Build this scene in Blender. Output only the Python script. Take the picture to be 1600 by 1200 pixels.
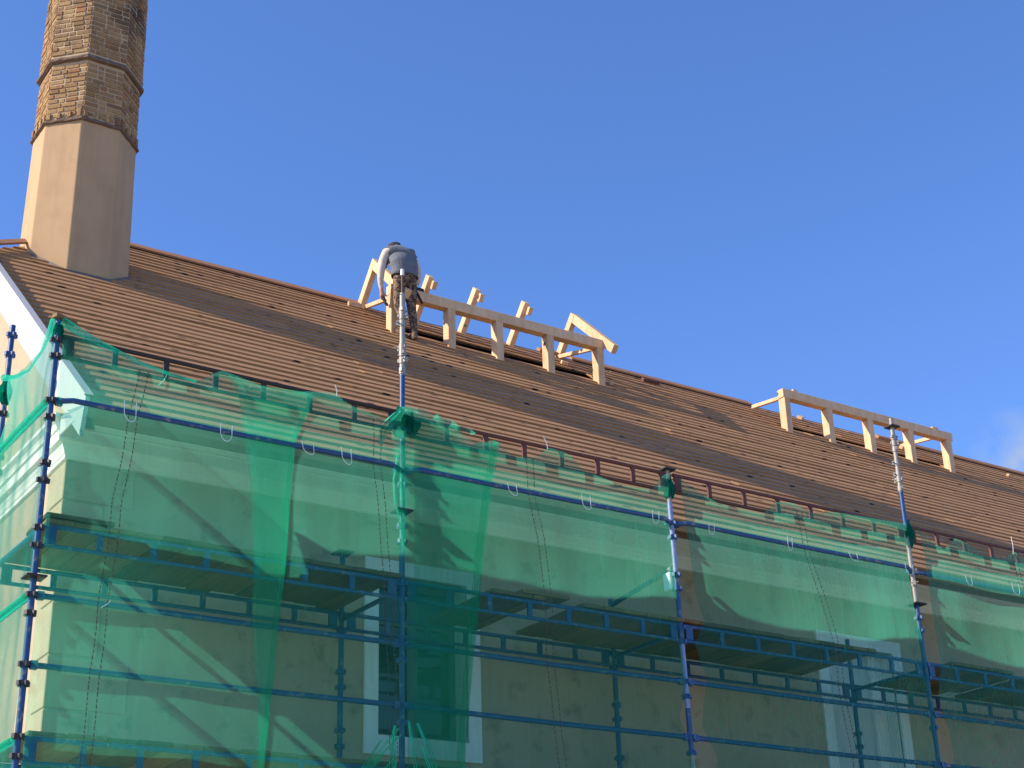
import bpy, bmesh, math, random
from mathutils import Vector, Matrix, noise as mnoise
random.seed(7)
R = math.radians
SC = bpy.context.scene
COL = SC.collection
for o in list(bpy.data.objects):
    bpy.data.objects.remove(o, do_unlink=True)

# ------------------------------------------------------------------ camera
cam_d = bpy.data.cameras.new('camera')
cam = bpy.data.objects.new('camera', cam_d)
COL.objects.link(cam)
cam_d.sensor_width = 36.0
cam_d.lens = 2446.0 / 1600.0 * 36.0
cam_d.clip_start = 0.1
cam_d.clip_end = 3000
RW = ((0.83572423, 0.20099168, 0.51104536),
      (-0.5483975, 0.35414156, 0.75752487),
      (-0.02872621, -0.91333789, 0.40618802))      # rows: world axes in (right, down, forward)
CAMPOS = Vector((0.0, -10.8, 0.0))
m = Matrix(((RW[0][0], -RW[0][1], -RW[0][2], CAMPOS.x),
            (RW[1][0], -RW[1][1], -RW[1][2], CAMPOS.y),
            (RW[2][0], -RW[2][1], -RW[2][2], CAMPOS.z),
            (0, 0, 0, 1)))
cam.matrix_world = m
SC.camera = cam

# ------------------------------------------------------------------ sky, sun, exposure
LDIR = Vector((1.0, -0.305, -0.655)).normalized()       # the way sunlight travels
TO_SUN = -LDIR
world = bpy.data.worlds.new('World')
SC.world = world
world.use_nodes = True
wn = world.node_tree.nodes
wl = world.node_tree.links
for n in list(wn):
    wn.remove(n)
w_out = wn.new('ShaderNodeOutputWorld')
w_bg = wn.new('ShaderNodeBackground')
w_sky = wn.new('ShaderNodeTexSky')
w_sky.sky_type = 'NISHITA'
w_sky.sun_disc = False
w_sky.sun_elevation = math.asin(TO_SUN.z)
w_sky.sun_rotation = math.atan2(TO_SUN.x, TO_SUN.y)
w_sky.altitude = 300
w_sky.air_density = 1.0
w_sky.dust_density = 0.6
w_sky.ozone_density = 4.0
w_bg.inputs['Strength'].default_value = 0.15
# one faint cloud wisp low over the ridge
w_tc = wn.new('ShaderNodeTexCoord')
w_dot = wn.new('ShaderNodeVectorMath'); w_dot.operation = 'DISTANCE'
w_nz = wn.new('ShaderNodeTexNoise')
w_nz.inputs['Scale'].default_value = 38.0
w_nz.inputs['Detail'].default_value = 6.0
w_mr = wn.new('ShaderNodeMapRange')
w_mr2 = wn.new('ShaderNodeMapRange')
w_mul = wn.new('ShaderNodeMath'); w_mul.operation = 'MULTIPLY'
w_mix = wn.new('ShaderNodeMix'); w_mix.data_type = 'RGBA'
w_tint = wn.new('ShaderNodeMix'); w_tint.data_type = 'RGBA'; w_tint.blend_type = 'MULTIPLY'
w_tint.inputs[0].default_value = 1.0
w_tint.inputs[7].default_value = (0.53, 0.67, 0.93, 1)


def pix_dir(u, v):
    c = Vector((u - 800.0, v - 600.0, 2446.0))
    return Vector((sum(RW[0][i] * c[i] for i in range(3)), sum(RW[1][i] * c[i] for i in range(3)),
                   sum(RW[2][i] * c[i] for i in range(3)))).normalized()


w_dot.inputs[1].default_value = pix_dir(1592, 712)
w_mr.inputs[1].default_value = 0.005; w_mr.inputs[2].default_value = 0.032
w_mr.inputs[3].default_value = 1.0; w_mr.inputs[4].default_value = 0.0
w_mr2.inputs[1].default_value = 0.36; w_mr2.inputs[2].default_value = 0.66
w_mr2.inputs[3].default_value = 0.0; w_mr2.inputs[4].default_value = 0.8
wl.new(w_tc.outputs['Generated'], w_dot.inputs[0])
wl.new(w_tc.outputs['Generated'], w_nz.inputs['Vector'])
wl.new(w_dot.outputs['Value'], w_mr.inputs[0])
wl.new(w_nz.outputs['Fac'], w_mr2.inputs[0])
wl.new(w_mr.outputs[0], w_mul.inputs[0])
wl.new(w_mr2.outputs[0], w_mul.inputs[1])
wl.new(w_sky.outputs['Color'], w_tint.inputs[6])
wl.new(w_mul.outputs[0], w_mix.inputs[0])
wl.new(w_tint.outputs[2], w_mix.inputs[6])
w_mix.inputs[7].default_value = (1.6, 2.0, 2.8, 1)
wl.new(w_mix.outputs[2], w_bg.inputs['Color'])
wl.new(w_bg.outputs[0], w_out.inputs['Surface'])

sun_d = bpy.data.lights.new('sun', 'SUN')
sun_d.energy = 4.0
sun_d.angle = R(0.53)
sun_d.color = (1.0, 0.87, 0.70)
sun = bpy.data.objects.new('sun', sun_d)
COL.objects.link(sun)
sun.rotation_euler = LDIR.to_track_quat('-Z', 'Y').to_euler()
sun.location = (-20, 10, 20)

SC.view_settings.view_transform = 'Standard'
SC.view_settings.look = 'None'
SC.view_settings.exposure = 0.9
SC.view_settings.gamma = 1.0
SC.view_settings.use_curve_mapping = False
SC.render.engine = 'CYCLES'
SC.cycles.max_bounces = 8
SC.cycles.diffuse_bounces = 4
SC.cycles.transparent_max_bounces = 24
SC.cycles.use_denoising = True
SC.cycles.sample_clamp_indirect = 6.0

# ------------------------------------------------------------------ materials
MATS = {}


def nodes_of(name):
    mt = bpy.data.materials.new(name)
    mt.use_nodes = True
    nt = mt.node_tree
    b = nt.nodes.get('Principled BSDF')
    return mt, nt, b


def mixrgb(nt, fac, a, b, blend='MIX'):
    n = nt.nodes.new('ShaderNodeMix'); n.data_type = 'RGBA'; n.blend_type = blend
    for i, v in ((0, fac), (6, a), (7, b)):
        if hasattr(v, 'links') or hasattr(v, 'is_linked'):
            nt.links.new(v, n.inputs[i])
        elif i == 0:
            n.inputs[0].default_value = v
        else:
            n.inputs[i].default_value = (*v, 1)
    return n.outputs[2]


def tex_noise(nt, scale, detail=4, rough=0.55, vec=None, stretch=None):
    tc = nt.nodes.new('ShaderNodeTexCoord')
    n = nt.nodes.new('ShaderNodeTexNoise')
    n.inputs['Scale'].default_value = scale
    n.inputs['Detail'].default_value = detail
    n.inputs['Roughness'].default_value = rough
    src = tc.outputs['Object'] if vec is None else vec
    if stretch:
        mp = nt.nodes.new('ShaderNodeMapping')
        mp.inputs['Scale'].default_value = stretch
        nt.links.new(src, mp.inputs[0]); src = mp.outputs[0]
    nt.links.new(src, n.inputs['Vector'])
    return n.outputs['Fac']


def ramp(nt, src, lo, hi, a=0.0, b=1.0):
    n = nt.nodes.new('ShaderNodeMapRange')
    n.inputs[1].default_value = lo; n.inputs[2].default_value = hi
    n.inputs[3].default_value = a; n.inputs[4].default_value = b
    nt.links.new(src, n.inputs[0])
    return n.outputs[0]


def bump(nt, b, src, strength, dist=0.01):
    n = nt.nodes.new('ShaderNodeBump')
    n.inputs['Strength'].default_value = strength
    n.inputs['Distance'].default_value = dist
    nt.links.new(src, n.inputs['Height'])
    nt.links.new(n.outputs[0], b.inputs['Normal'])


def obj_rand(nt):
    n = nt.nodes.new('ShaderNodeObjectInfo')
    return n.outputs['Random']


def mat_plain(name, c, rough=0.6, metal=0.0, var=0.15, scale=14, spec=0.4, bmp=0.0, dirt=None, dirt_scale=5, dirt_lo=0.55, dirt_hi=0.75):
    mt, nt, b = nodes_of(name)
    f = tex_noise(nt, scale)
    dk = tuple(max(0, x * (1 - var)) for x in c); lt = tuple(min(1, x * (1 + var)) for x in c)
    col = mixrgb(nt, f, dk, lt)
    if dirt:
        d = ramp(nt, tex_noise(nt, dirt_scale, 6, 0.65), dirt_lo, dirt_hi)
        col = mixrgb(nt, d, col, dirt)
    nt.links.new(col, b.inputs['Base Color'])
    b.inputs['Roughness'].default_value = rough
    b.inputs['Metallic'].default_value = metal
    b.inputs['Specular IOR Level'].default_value = spec
    if bmp:
        bump(nt, b, tex_noise(nt, scale * 3, 6), bmp)
    MATS[name] = mt
    return mt


def mat_wood(name, a, b_, c_dark, grain=(1.5, 30, 30), knots=0.0, rough=0.75, rnd=0.35, knot_vec=(2.2, 9, 9)):
    mt, nt, b = nodes_of(name)
    tc = nt.nodes.new('ShaderNodeTexCoord')
    oi = obj_rand(nt)
    add = nt.nodes.new('ShaderNodeVectorMath'); add.operation = 'ADD'
    mul = nt.nodes.new('ShaderNodeMath'); mul.operation = 'MULTIPLY'; mul.inputs[1].default_value = 37.0
    nt.links.new(oi, mul.inputs[0])
    nt.links.new(tc.outputs['Object'], add.inputs[0]); nt.links.new(mul.outputs[0], add.inputs[1])
    g = tex_noise(nt, 1.0, 5, 0.6, vec=add.outputs[0], stretch=grain)
    col = mixrgb(nt, ramp(nt, g, 0.3, 0.7), a, b_)
    br = nt.nodes.new('ShaderNodeMapRange')
    br.inputs[3].default_value = 1 - rnd; br.inputs[4].default_value = 1 + rnd * 0.6
    nt.links.new(oi, br.inputs[0])
    hsv = nt.nodes.new('ShaderNodeHueSaturation')
    nt.links.new(br.outputs[0], hsv.inputs['Value']); nt.links.new(col, hsv.inputs['Color'])
    col = hsv.outputs[0]
    st = ramp(nt, tex_noise(nt, 0.8, 5, 0.6, vec=add.outputs[0]), 0.5, 0.75, 0, 0.35)
    col = mixrgb(nt, st, col, c_dark)
    if knots:
        mp = nt.nodes.new('ShaderNodeMapping'); mp.inputs['Scale'].default_value = knot_vec
        nt.links.new(add.outputs[0], mp.inputs[0])
        v = nt.nodes.new('ShaderNodeTexVoronoi'); v.inputs['Scale'].default_value = 1.0
        nt.links.new(mp.outputs[0], v.inputs['Vector'])
        k = ramp(nt, v.outputs['Distance'], knots * 0.55, knots, 1.0, 0.0)
        sc_ = nt.nodes.new('ShaderNodeSeparateColor'); nt.links.new(v.outputs['Color'], sc_.inputs[0])
        keep = ramp(nt, sc_.outputs[0], 0.25, 0.4)
        km = nt.nodes.new('ShaderNodeMath'); km.operation = 'MULTIPLY'
        nt.links.new(k, km.inputs[0]); nt.links.new(keep, km.inputs[1])
        col = mixrgb(nt, km.outputs[0], col, (0.03, 0.017, 0.011))
    nt.links.new(col, b.inputs['Base Color'])
    b.inputs['Roughness'].default_value = rough
    b.inputs['Specular IOR Level'].default_value = 0.25
    bump(nt, b, g, 0.25, 0.004)
    MATS[name] = mt
    return mt


mat_wood('roof_wood', (0.325, 0.160, 0.068), (0.47, 0.258, 0.112), (0.24, 0.112, 0.054), grain=(1.2, 26, 26), knots=0.23, rnd=0.10, knot_vec=(3.6, 7.5, 0.02))
mat_wood('roof_underlay', (0.16, 0.09, 0.055), (0.24, 0.14, 0.09), (0.10, 0.06, 0.04))
mat_wood('ridge_wood', (0.32, 0.145, 0.07), (0.42, 0.21, 0.10), (0.18, 0.08, 0.05), rnd=0.15)
mat_wood('new_timber', (0.58, 0.36, 0.195), (0.72, 0.50, 0.30), (0.52, 0.31, 0.16), grain=(14, 14, 5), rnd=0.14, knots=0.12, knot_vec=(3, 3, 3))
mat_wood('plank_wood', (0.13, 0.08, 0.035), (0.22, 0.14, 0.06), (0.07, 0.042, 0.02), grain=(26, 1.5, 26), rnd=0.45)
mat_plain('plaster_wall', (0.46, 0.345, 0.235), 0.9, var=0.22, scale=1.4, bmp=0.5, dirt=(0.29, 0.215, 0.145), dirt_scale=4.5, dirt_lo=0.54, dirt_hi=0.70)
mat_plain('gable_plaster', (0.41, 0.32, 0.21), 0.92, var=0.16, scale=6, bmp=0.9, dirt=(0.31, 0.235, 0.15), dirt_scale=9, dirt_lo=0.55, dirt_hi=0.75)
mat_plain('white_paint', (0.46, 0.45, 0.435), 0.6, var=0.03, scale=3, dirt=(0.44, 0.42, 0.39), dirt_scale=3, dirt_lo=0.6, dirt_hi=0.85)
mat_plain('cornice_paint', (0.90, 0.85, 0.78), 0.75, var=0.05, scale=3, bmp=0.08, dirt=(0.78, 0.71, 0.62), dirt_scale=2.4, dirt_lo=0.55, dirt_hi=0.8)
mat_plain('surround_paint', (0.84, 0.83, 0.82), 0.75, var=0.04, scale=3, dirt=(0.68, 0.67, 0.65), dirt_scale=4)
mat_plain('chimney_render', (0.46, 0.30, 0.16), 0.9, var=0.05, scale=2.0, bmp=0.12, dirt=(0.39, 0.25, 0.13), dirt_scale=2.2, dirt_lo=0.45, dirt_hi=0.75)
mat_plain('ledge_brick', (0.15, 0.10, 0.07), 0.95, var=0.3, scale=16, bmp=0.8, dirt=(0.26, 0.17, 0.10), dirt_scale=8)
mat_plain('mortar', (0.46, 0.345, 0.215), 0.95, var=0.15, scale=18, bmp=0.6, dirt=(0.40, 0.31, 0.23), dirt_scale=5)
mat_plain('flashing', (0.13, 0.115, 0.105), 0.6, metal=0.3, var=0.15)
mat_plain('blue_paint', (0.010, 0.058, 0.175), 0.45, var=0.25, scale=25, spec=0.5, dirt=(0.16, 0.17, 0.18), dirt_scale=14, dirt_lo=0.57, dirt_hi=0.66)
mat_plain('lilac_paint', (0.20, 0.25, 0.42), 0.45, metal=0.2, var=0.2, scale=25, dirt=(0.42, 0.42, 0.44), dirt_scale=12)
mat_plain('galvanised', (0.29, 0.275, 0.245), 0.55, metal=0.25, var=0.2, scale=30, dirt=(0.26, 0.24, 0.21), dirt_scale=20)
mat_plain('dark_steel', (0.035, 0.035, 0.04), 0.5, metal=0.3, var=0.3)
mat_plain('rust_paint', (0.115, 0.035, 0.022), 0.6, var=0.3, scale=20, dirt=(0.05, 0.02, 0.015), dirt_scale=14)
mat_plain('rust_paint_dark', (0.035, 0.022, 0.018), 0.6, var=0.3, scale=20)
mat_plain('glass_dark', (0.012, 0.015, 0.018), 0.06, var=0.0, spec=0.6)
mat_plain('window_paint', (0.10, 0.11, 0.10), 0.55, var=0.06)
mat_plain('board_panel', (0.60, 0.62, 0.64), 0.7, var=0.05, scale=4)
mat_plain('paving', (0.42, 0.34, 0.25), 0.9, var=0.15, scale=0.8)
mat_plain('cream_wall', (0.78, 0.66, 0.48), 0.9, var=0.05, scale=0.7)
mat_plain('roof_tile', (0.40, 0.16, 0.09), 0.85, var=0.2, scale=3)
mat_plain('tie_plastic', (0.62, 0.66, 0.63), 0.5, var=0.05)
mat_plain('cord', (0.085, 0.06, 0.05), 0.9, var=0.2)
mat_plain('vest', (0.135, 0.150, 0.170), 0.9, var=0.3, scale=13, bmp=1.0)
mat_plain('shirt', (0.58, 0.50, 0.42), 0.9, var=0.12, scale=18, bmp=0.4)
mat_plain('skin', (0.50, 0.27, 0.19), 0.6, var=0.08)
mat_plain('hair', (0.030, 0.016, 0.012), 0.7, var=0.4, scale=60, bmp=0.8)
mat_plain('boots', (0.10, 0.06, 0.04), 0.8, var=0.25)
mat_plain('tool_black', (0.012, 0.012, 0.015), 0.5, var=0.2)
mat_plain('tool_brown', (0.11, 0.06, 0.04), 0.7, var=0.2)
mtc = MATS['chimney_render']; ntc = mtc.node_tree; bc = ntc.nodes.get('Principled BSDF')
old = bc.inputs['Base Color'].links[0].from_socket
stk = ramp(ntc, tex_noise(ntc, 1.0, 6, 0.65, stretch=(7, 7, 0.5)), 0.48, 0.74, 0, 0.55)
ntc.links.new(mixrgb(ntc, stk, old, (0.32, 0.205, 0.115)), bc.inputs['Base Color'])
# camouflage trousers
mt, nt, b = nodes_of('trousers')
c1 = ramp(nt, tex_noise(nt, 16, 2), 0.46, 0.52)
c2 = ramp(nt, tex_noise(nt, 23, 2, 0.5, stretch=(1, 1, 1.4)), 0.52, 0.56)
cc = mixrgb(nt, c2, mixrgb(nt, c1, (0.10, 0.055, 0.035), (0.22, 0.14, 0.085)), (0.035, 0.02, 0.016))
nt.links.new(cc, b.inputs['Base Color']); b.inputs['Roughness'].default_value = 0.9
MATS['trousers'] = mt
# bricks
mt, nt, b = nodes_of('brick_clay')
oi = obj_rand(nt)
cr = nt.nodes.new('ShaderNodeValToRGB')
els = cr.color_ramp.elements
els[0].position = 0.0; els[0].color = (0.26, 0.15, 0.062, 1)
els[1].position = 1.0; els[1].color = (0.17, 0.10, 0.06, 1)
for p, c in ((0.2, (0.37, 0.22, 0.093, 1)), (0.45, (0.42, 0.27, 0.12, 1)), (0.65, (0.34, 0.20, 0.09, 1)), (0.80, (0.33, 0.20, 0.088, 1)), (0.93, (0.35, 0.16, 0.065, 1))):
    e = els.new(p); e.color = c
gm = nt.nodes.new('ShaderNodeNewGeometry')
ri = nt.nodes.new('ShaderNodeMath'); ri.operation = 'ADD'
rf = nt.nodes.new('ShaderNodeMath'); rf.operation = 'FRACT'
nt.links.new(oi, ri.inputs[0]); nt.links.new(gm.outputs['Random Per Island'], ri.inputs[1])
nt.links.new(ri.outputs[0], rf.inputs[0])
nt.links.new(rf.outputs[0], cr.inputs[0])
col = mixrgb(nt, ramp(nt, tex_noise(nt, 30, 5), 0.35, 0.75, 0, 0.55), cr.outputs[0], (0.13, 0.085, 0.055))
sep = nt.nodes.new('ShaderNodeSeparateXYZ')
nt.links.new(gm.outputs['Position'], sep.inputs[0])
soot = nt.nodes.new('ShaderNodeTexNoise'); soot.inputs['Scale'].default_value = 2.3; soot.inputs['Detail'].default_value = 4
nt.links.new(gm.outputs['Position'], soot.inputs['Vector'])
sm = ramp(nt, soot.outputs['Fac'], 0.50, 0.64)
zz = ramp(nt, sep.outputs[2], 11.0, 12.3, 0.1, 1.0)
mm = nt.nodes.new('ShaderNodeMath'); mm.operation = 'MULTIPLY'
nt.links.new(sm, mm.inputs[0]); nt.links.new(zz, mm.inputs[1])
col = mixrgb(nt, mm.outputs[0], col, (0.055, 0.04, 0.032))
nt.links.new(col, b.inputs['Base Color']); b.inputs['Roughness'].default_value = 0.92
b.inputs['Specular IOR Level'].default_value = 0.2
bump(nt, b, tex_noise(nt, 55, 5), 0.6, 0.006)
MATS['brick_clay'] = mt


def mat_net(name, cover, fibre, fibre_t, strands=0.09):
    mt, nt, b = nodes_of(name)
    nt.nodes.remove(b)
    out = nt.nodes.get('Material Output')
    dif = nt.nodes.new('ShaderNodeBsdfDiffuse'); dif.inputs[0].default_value = (*fibre, 1)
    trl = nt.nodes.new('ShaderNodeBsdfTranslucent'); trl.inputs[0].default_value = (*fibre_t, 1)
    mx = nt.nodes.new('ShaderNodeMixShader'); mx.inputs[0].default_value = 0.88
    nt.links.new(dif.outputs[0], mx.inputs[1]); nt.links.new(trl.outputs[0], mx.inputs[2])
    tr = nt.nodes.new('ShaderNodeBsdfTransparent'); tr.inputs[0].default_value = (0.86, 0.97, 0.92, 1)
    g = nt.nodes.new('ShaderNodeNewGeometry')
    dt = nt.nodes.new('ShaderNodeVectorMath'); dt.operation = 'DOT_PRODUCT'
    nt.links.new(g.outputs['Normal'], dt.inputs[0]); nt.links.new(g.outputs['Incoming'], dt.inputs[1])
    ab = nt.nodes.new('ShaderNodeMath'); ab.operation = 'ABSOLUTE'; nt.links.new(dt.outputs['Value'], ab.inputs[0])
    mxm = nt.nodes.new('ShaderNodeMath'); mxm.operation = 'MAXIMUM'; mxm.inputs[1].default_value = 0.18
    nt.links.new(ab.outputs[0], mxm.inputs[0])
    iv = nt.nodes.new('ShaderNodeMath'); iv.operation = 'DIVIDE'; iv.inputs[0].default_value = 1.0
    nt.links.new(mxm.outputs[0], iv.inputs[1])
    # slightly uneven weave: vertical streaks and thick/thin patches
    s1 = tex_noise(nt, 1.0, 4, 0.6, stretch=(24, 24, 1.2))
    op = ramp(nt, s1, 0.25, 0.75, 1 - cover + strands * 0.5, 1 - cover - strands * 0.5)
    pw = nt.nodes.new('ShaderNodeMath'); pw.operation = 'POWER'
    nt.links.new(op, pw.inputs[0]); nt.links.new(iv.outputs[0], pw.inputs[1])
    fin = nt.nodes.new('ShaderNodeMixShader')
    nt.links.new(pw.outputs[0], fin.inputs[0])
    nt.links.new(mx.outputs[0], fin.inputs[1]); nt.links.new(tr.outputs[0], fin.inputs[2])
    nt.links.new(fin.outputs[0], out.inputs['Surface'])
    MATS[name] = mt


mat_net('net_green', 0.245, (0.06, 0.50, 0.38), (0.13, 0.97, 0.70), 0.07)
mat_net('net_fold', 0.19, (0.06, 0.50, 0.38), (0.13, 0.97, 0.72), 0.10)
mat_net('net_hem', 0.30, (0.02, 0.45, 0.32), (0.05, 0.85, 0.58), 0.25)
mat_net('net_bundle', 0.86, (0.005, 0.20, 0.15), (0.005, 0.40, 0.28), 0.1)  # dense bundled cloth; its darker green also paints in the pole's shade


# ------------------------------------------------------------------ mesh helpers
class MB:
    def __init__(self):
        self.v = []; self.f = []; self.sm = []

    def poly(self, pts, faces, smooth=False):
        k = len(self.v)
        self.v += [tuple(p) for p in pts]
        self.f += [tuple(i + k for i in f) for f in faces]
        self.sm += [smooth] * len(faces)

    def box(self, c, s, mat=None):
        x, y, z = s[0] / 2, s[1] / 2, s[2] / 2
        P = [Vector((sx * x, sy * y, sz * z)) for sz in (-1, 1) for sy in (-1, 1) for sx in (-1, 1)]
        if mat is not None:
            P = [mat @ p for p in P]
        P = [p + Vector(c) for p in P]
        self.poly(P, [(0, 2, 3, 1), (4, 5, 7, 6), (0, 1, 5, 4), (2, 6, 7, 3), (0, 4, 6, 2), (1, 3, 7, 5)])

    def b2(self, lo, hi):
        self.box([(a + b) / 2 for a, b in zip(lo, hi)], [b - a for a, b in zip(lo, hi)])

    def beam(self, a, b, w, h, up=(0, 0, 1)):
        a = Vector(a); b = Vector(b); d = (b - a); L = d.length; d.normalize()
        u = Vector(up); sx = d.cross(u)
        if sx.length < 1e-4:
            sx = d.cross(Vector((0, 1, 0)))
        sx.normalize(); u = sx.cross(d)
        P = []
        for q in (a, b):
            for i, j in ((-1, -1), (1, -1), (1, 1), (-1, 1)):
                P.append(q + sx * (i * w / 2) + u * (j * h / 2))
        self.poly(P, [(0, 1, 2, 3), (7, 6, 5, 4), (0, 4, 5, 1), (1, 5, 6, 2), (2, 6, 7, 3), (3, 7, 4, 0)])

    def tube(self, pts, r, n=10, caps=True, radii=None):
        pts = [Vector(p) for p in pts]
        rings = []
        prev = None
        for i, p in enumerate(pts):
            d = (pts[min(i + 1, len(pts) - 1)] - pts[max(i - 1, 0)]).normalized()
            ref = Vector((0, 0, 1)) if abs(d.z) < 0.9 else Vector((0, 1, 0))
            if prev is None:
                a = d.cross(ref).normalized()
            else:
                a = (prev - d * prev.dot(d)).normalized()
            prev = a
            c = d.cross(a)
            rr = radii[i] if radii else r
            rings.append([p + (a * math.cos(t) + c * math.sin(t)) * rr for t in [2 * math.pi * k / n for k in range(n)]])
        V = [q for rg in rings for q in rg]
        F = []
        for i in range(len(pts) - 1):
            for k in range(n):
                k2 = (k + 1) % n
                F.append((i * n + k, i * n + k2, (i + 1) * n + k2, (i + 1) * n + k))
        self.poly(V, F, True)
        if caps:
            self.poly(rings[0], [tuple(range(n))[::-1]])
            self.poly(rings[-1], [tuple(range(n))])

    def prism(self, prof, axis_a, axis_b, x0, x1):
        """profile points (a,b) swept from x0 to x1 along X; axis_a/axis_b vectors"""
        pass

    def mesh(self, name):
        me = bpy.data.meshes.new(name)
        me.from_pydata(self.v, [], self.f)
        me.polygons.foreach_set('use_smooth', self.sm)
        me.update()
        return me

    def build(self, name, mat, parent=None, loc=None):
        return link(name, self.mesh(name), mat, parent, loc)


def link(name, me, mat, parent=None, loc=None):
    if mat is not None and len(me.materials) == 0:
        me.materials.append(MATS[mat] if isinstance(mat, str) else mat)
    o = bpy.data.objects.new(name, me)
    COL.objects.link(o)
    if parent is not None:
        o.parent = parent
        o.matrix_parent_inverse = Matrix.Translation(-WORLD_LOC[parent.name])
    if loc is not None:
        o.location = loc
    WORLD_LOC[o.name] = Vector(loc) if loc is not None else Vector((0, 0, 0))
    if parent is not None:
        # nested parents: the inverse must cancel the parent's whole world offset
        WORLD_LOC[o.name] = Vector(loc) if loc is not None else Vector((0, 0, 0))
    return o


WORLD_LOC = {}


def empty(name, loc=(0, 0, 0), label=None, cat=None, group=None):
    o = bpy.data.objects.new(name, None)
    COL.objects.link(o)
    o.location = loc
    o.empty_display_size = 0.2
    WORLD_LOC[o.name] = Vector(loc)
    if label: tag(o, label, cat, group)
    return o


def tag(o, label=None, cat=None, group=None, kind=None):
    if label: o['label'] = label
    if cat: o['category'] = cat
    if group: o['group'] = group
    if kind: o['kind'] = kind
    return o


def bevel(o, w=0.006, seg=1):
    md = o.modifiers.new('bevel', 'BEVEL'); md.width = w; md.segments = seg; md.limit_method = 'ANGLE'
    return o


def nz(x, y=0.0, z=0.0):
    return mnoise.noise(Vector((x, y, z)))


def interp(pts, x):
    if x <= pts[0][0]: return pts[0][1]
    for (a, fa), (b_, fb) in zip(pts, pts[1:]):
        if x <= b_:
            t = (x - a) / (b_ - a)
            return fa + (fb - fa) * t
    return pts[-1][1]


# ------------------------------------------------------------------ ground
GZ = -1.6
g = MB(); g.poly([(-600, -600, GZ), (600, -600, GZ), (600, 600, GZ), (-600, 600, GZ)], [(0, 1, 2, 3)])
tag(g.build('ground', 'paving'), kind='structure')

# ------------------------------------------------------------------ building
W = 1.3                    # facade plane
XC = 3.68                  # corner / gable plane
XE = 34.0                  # far end
TH = R(39.1)
E0 = (0.42, 4.9675)          # eave point (y,z)
RIDGE = (6.55, 9.95)
YB = 2 * RIDGE[0] - W
XG = 3.5                   # roof edge over the gable


def roof(s, h=0.0):
    return (E0[0] + s * math.cos(TH) - h * math.sin(TH), E0[1] + s * math.sin(TH) + h * math.cos(TH))


S_R = (RIDGE[0] - E0[0]) / math.cos(TH)
bld = empty('building', (XC, W, GZ), 'long old plastered building with brown boarded roof under repair', 'building')

# facade wall with window openings
OPEN = [(6.62, 7.56, 2.79, 4.26), (12.17, 13.19, 1.9, 4.26), (17.75, 18.75, 2.79, 4.26)]


def wall_with_holes(name, x0, x1, z0, z1, y, holes, depth, mat):
    xs = sorted({x0, x1, *[h[0] for h in holes], *[h[1] for h in holes]})
    zs = sorted({z0, z1, *[h[2] for h in holes], *[h[3] for h in holes]})
    mb = MB()
    for i in range(len(xs) - 1):
        for j in range(len(zs) - 1):
            cx = (xs[i] + xs[i + 1]) / 2; cz = (zs[j] + zs[j + 1]) / 2
            if any(h[0] < cx < h[1] and h[2] < cz < h[3] for h in holes):
                continue
            mb.poly([(xs[i], y, zs[j]), (xs[i + 1], y, zs[j]), (xs[i + 1], y, zs[j + 1]), (xs[i], y, zs[j + 1])], [(0, 1, 2, 3)])
    for (a, b_, c, d) in holes:     # reveals
        mb.poly([(a, y, c), (a, y + depth, c), (a, y + depth, d), (a, y, d)], [(0, 1, 2, 3)])
        mb.poly([(b_, y, c), (b_, y, d), (b_, y + depth, d), (b_, y + depth, c)], [(0, 1, 2, 3)])
        mb.poly([(a, y, d), (a, y + depth, d), (b_, y + depth, d), (b_, y, d)], [(0, 1, 2, 3)])
        mb.poly([(a, y, c), (b_, y, c), (b_, y + depth, c), (a, y + depth, c)], [(0, 1, 2, 3)])
    return mb.build(name, mat, bld)


wall_with_holes('facade_wall', XC, XE, GZ, 5.4, W, OPEN, 0.26, 'plaster_wall')
# gable wall (clipped top under the half hip), far gable, back wall
HIPX = 5.57
hy = RIDGE[0] - (HIPX - XG)
hz = E0[1] + (hy - E0[0]) * math.tan(TH)
gt = hz - 0.12
gyt = E0[0] + (gt - E0[1]) / math.tan(TH) + 0.16
ez = E0[1] + (W - E0[0]) * math.tan(TH) - 0.14
for xx, fl in ((XC, 1), (XE, 0)):
    mb = MB()
    P = [(xx, W, GZ), (xx, YB, GZ), (xx, YB, ez), (xx, 2 * RIDGE[0] - gyt, gt), (xx, gyt, gt), (xx, W, ez)]
    mb.poly(P, [tuple(range(6))[::-1] if fl else tuple(range(6))])
    mb.build('gable_wall', 'gable_plaster', bld)
mb = MB(); mb.poly([(XC, YB, GZ), (XE, YB, GZ), (XE, YB, 5.4), (XC, YB, 5.4)], [(0, 1, 2, 3)])
mb.build('back_wall', 'plaster_wall', bld)

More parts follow.
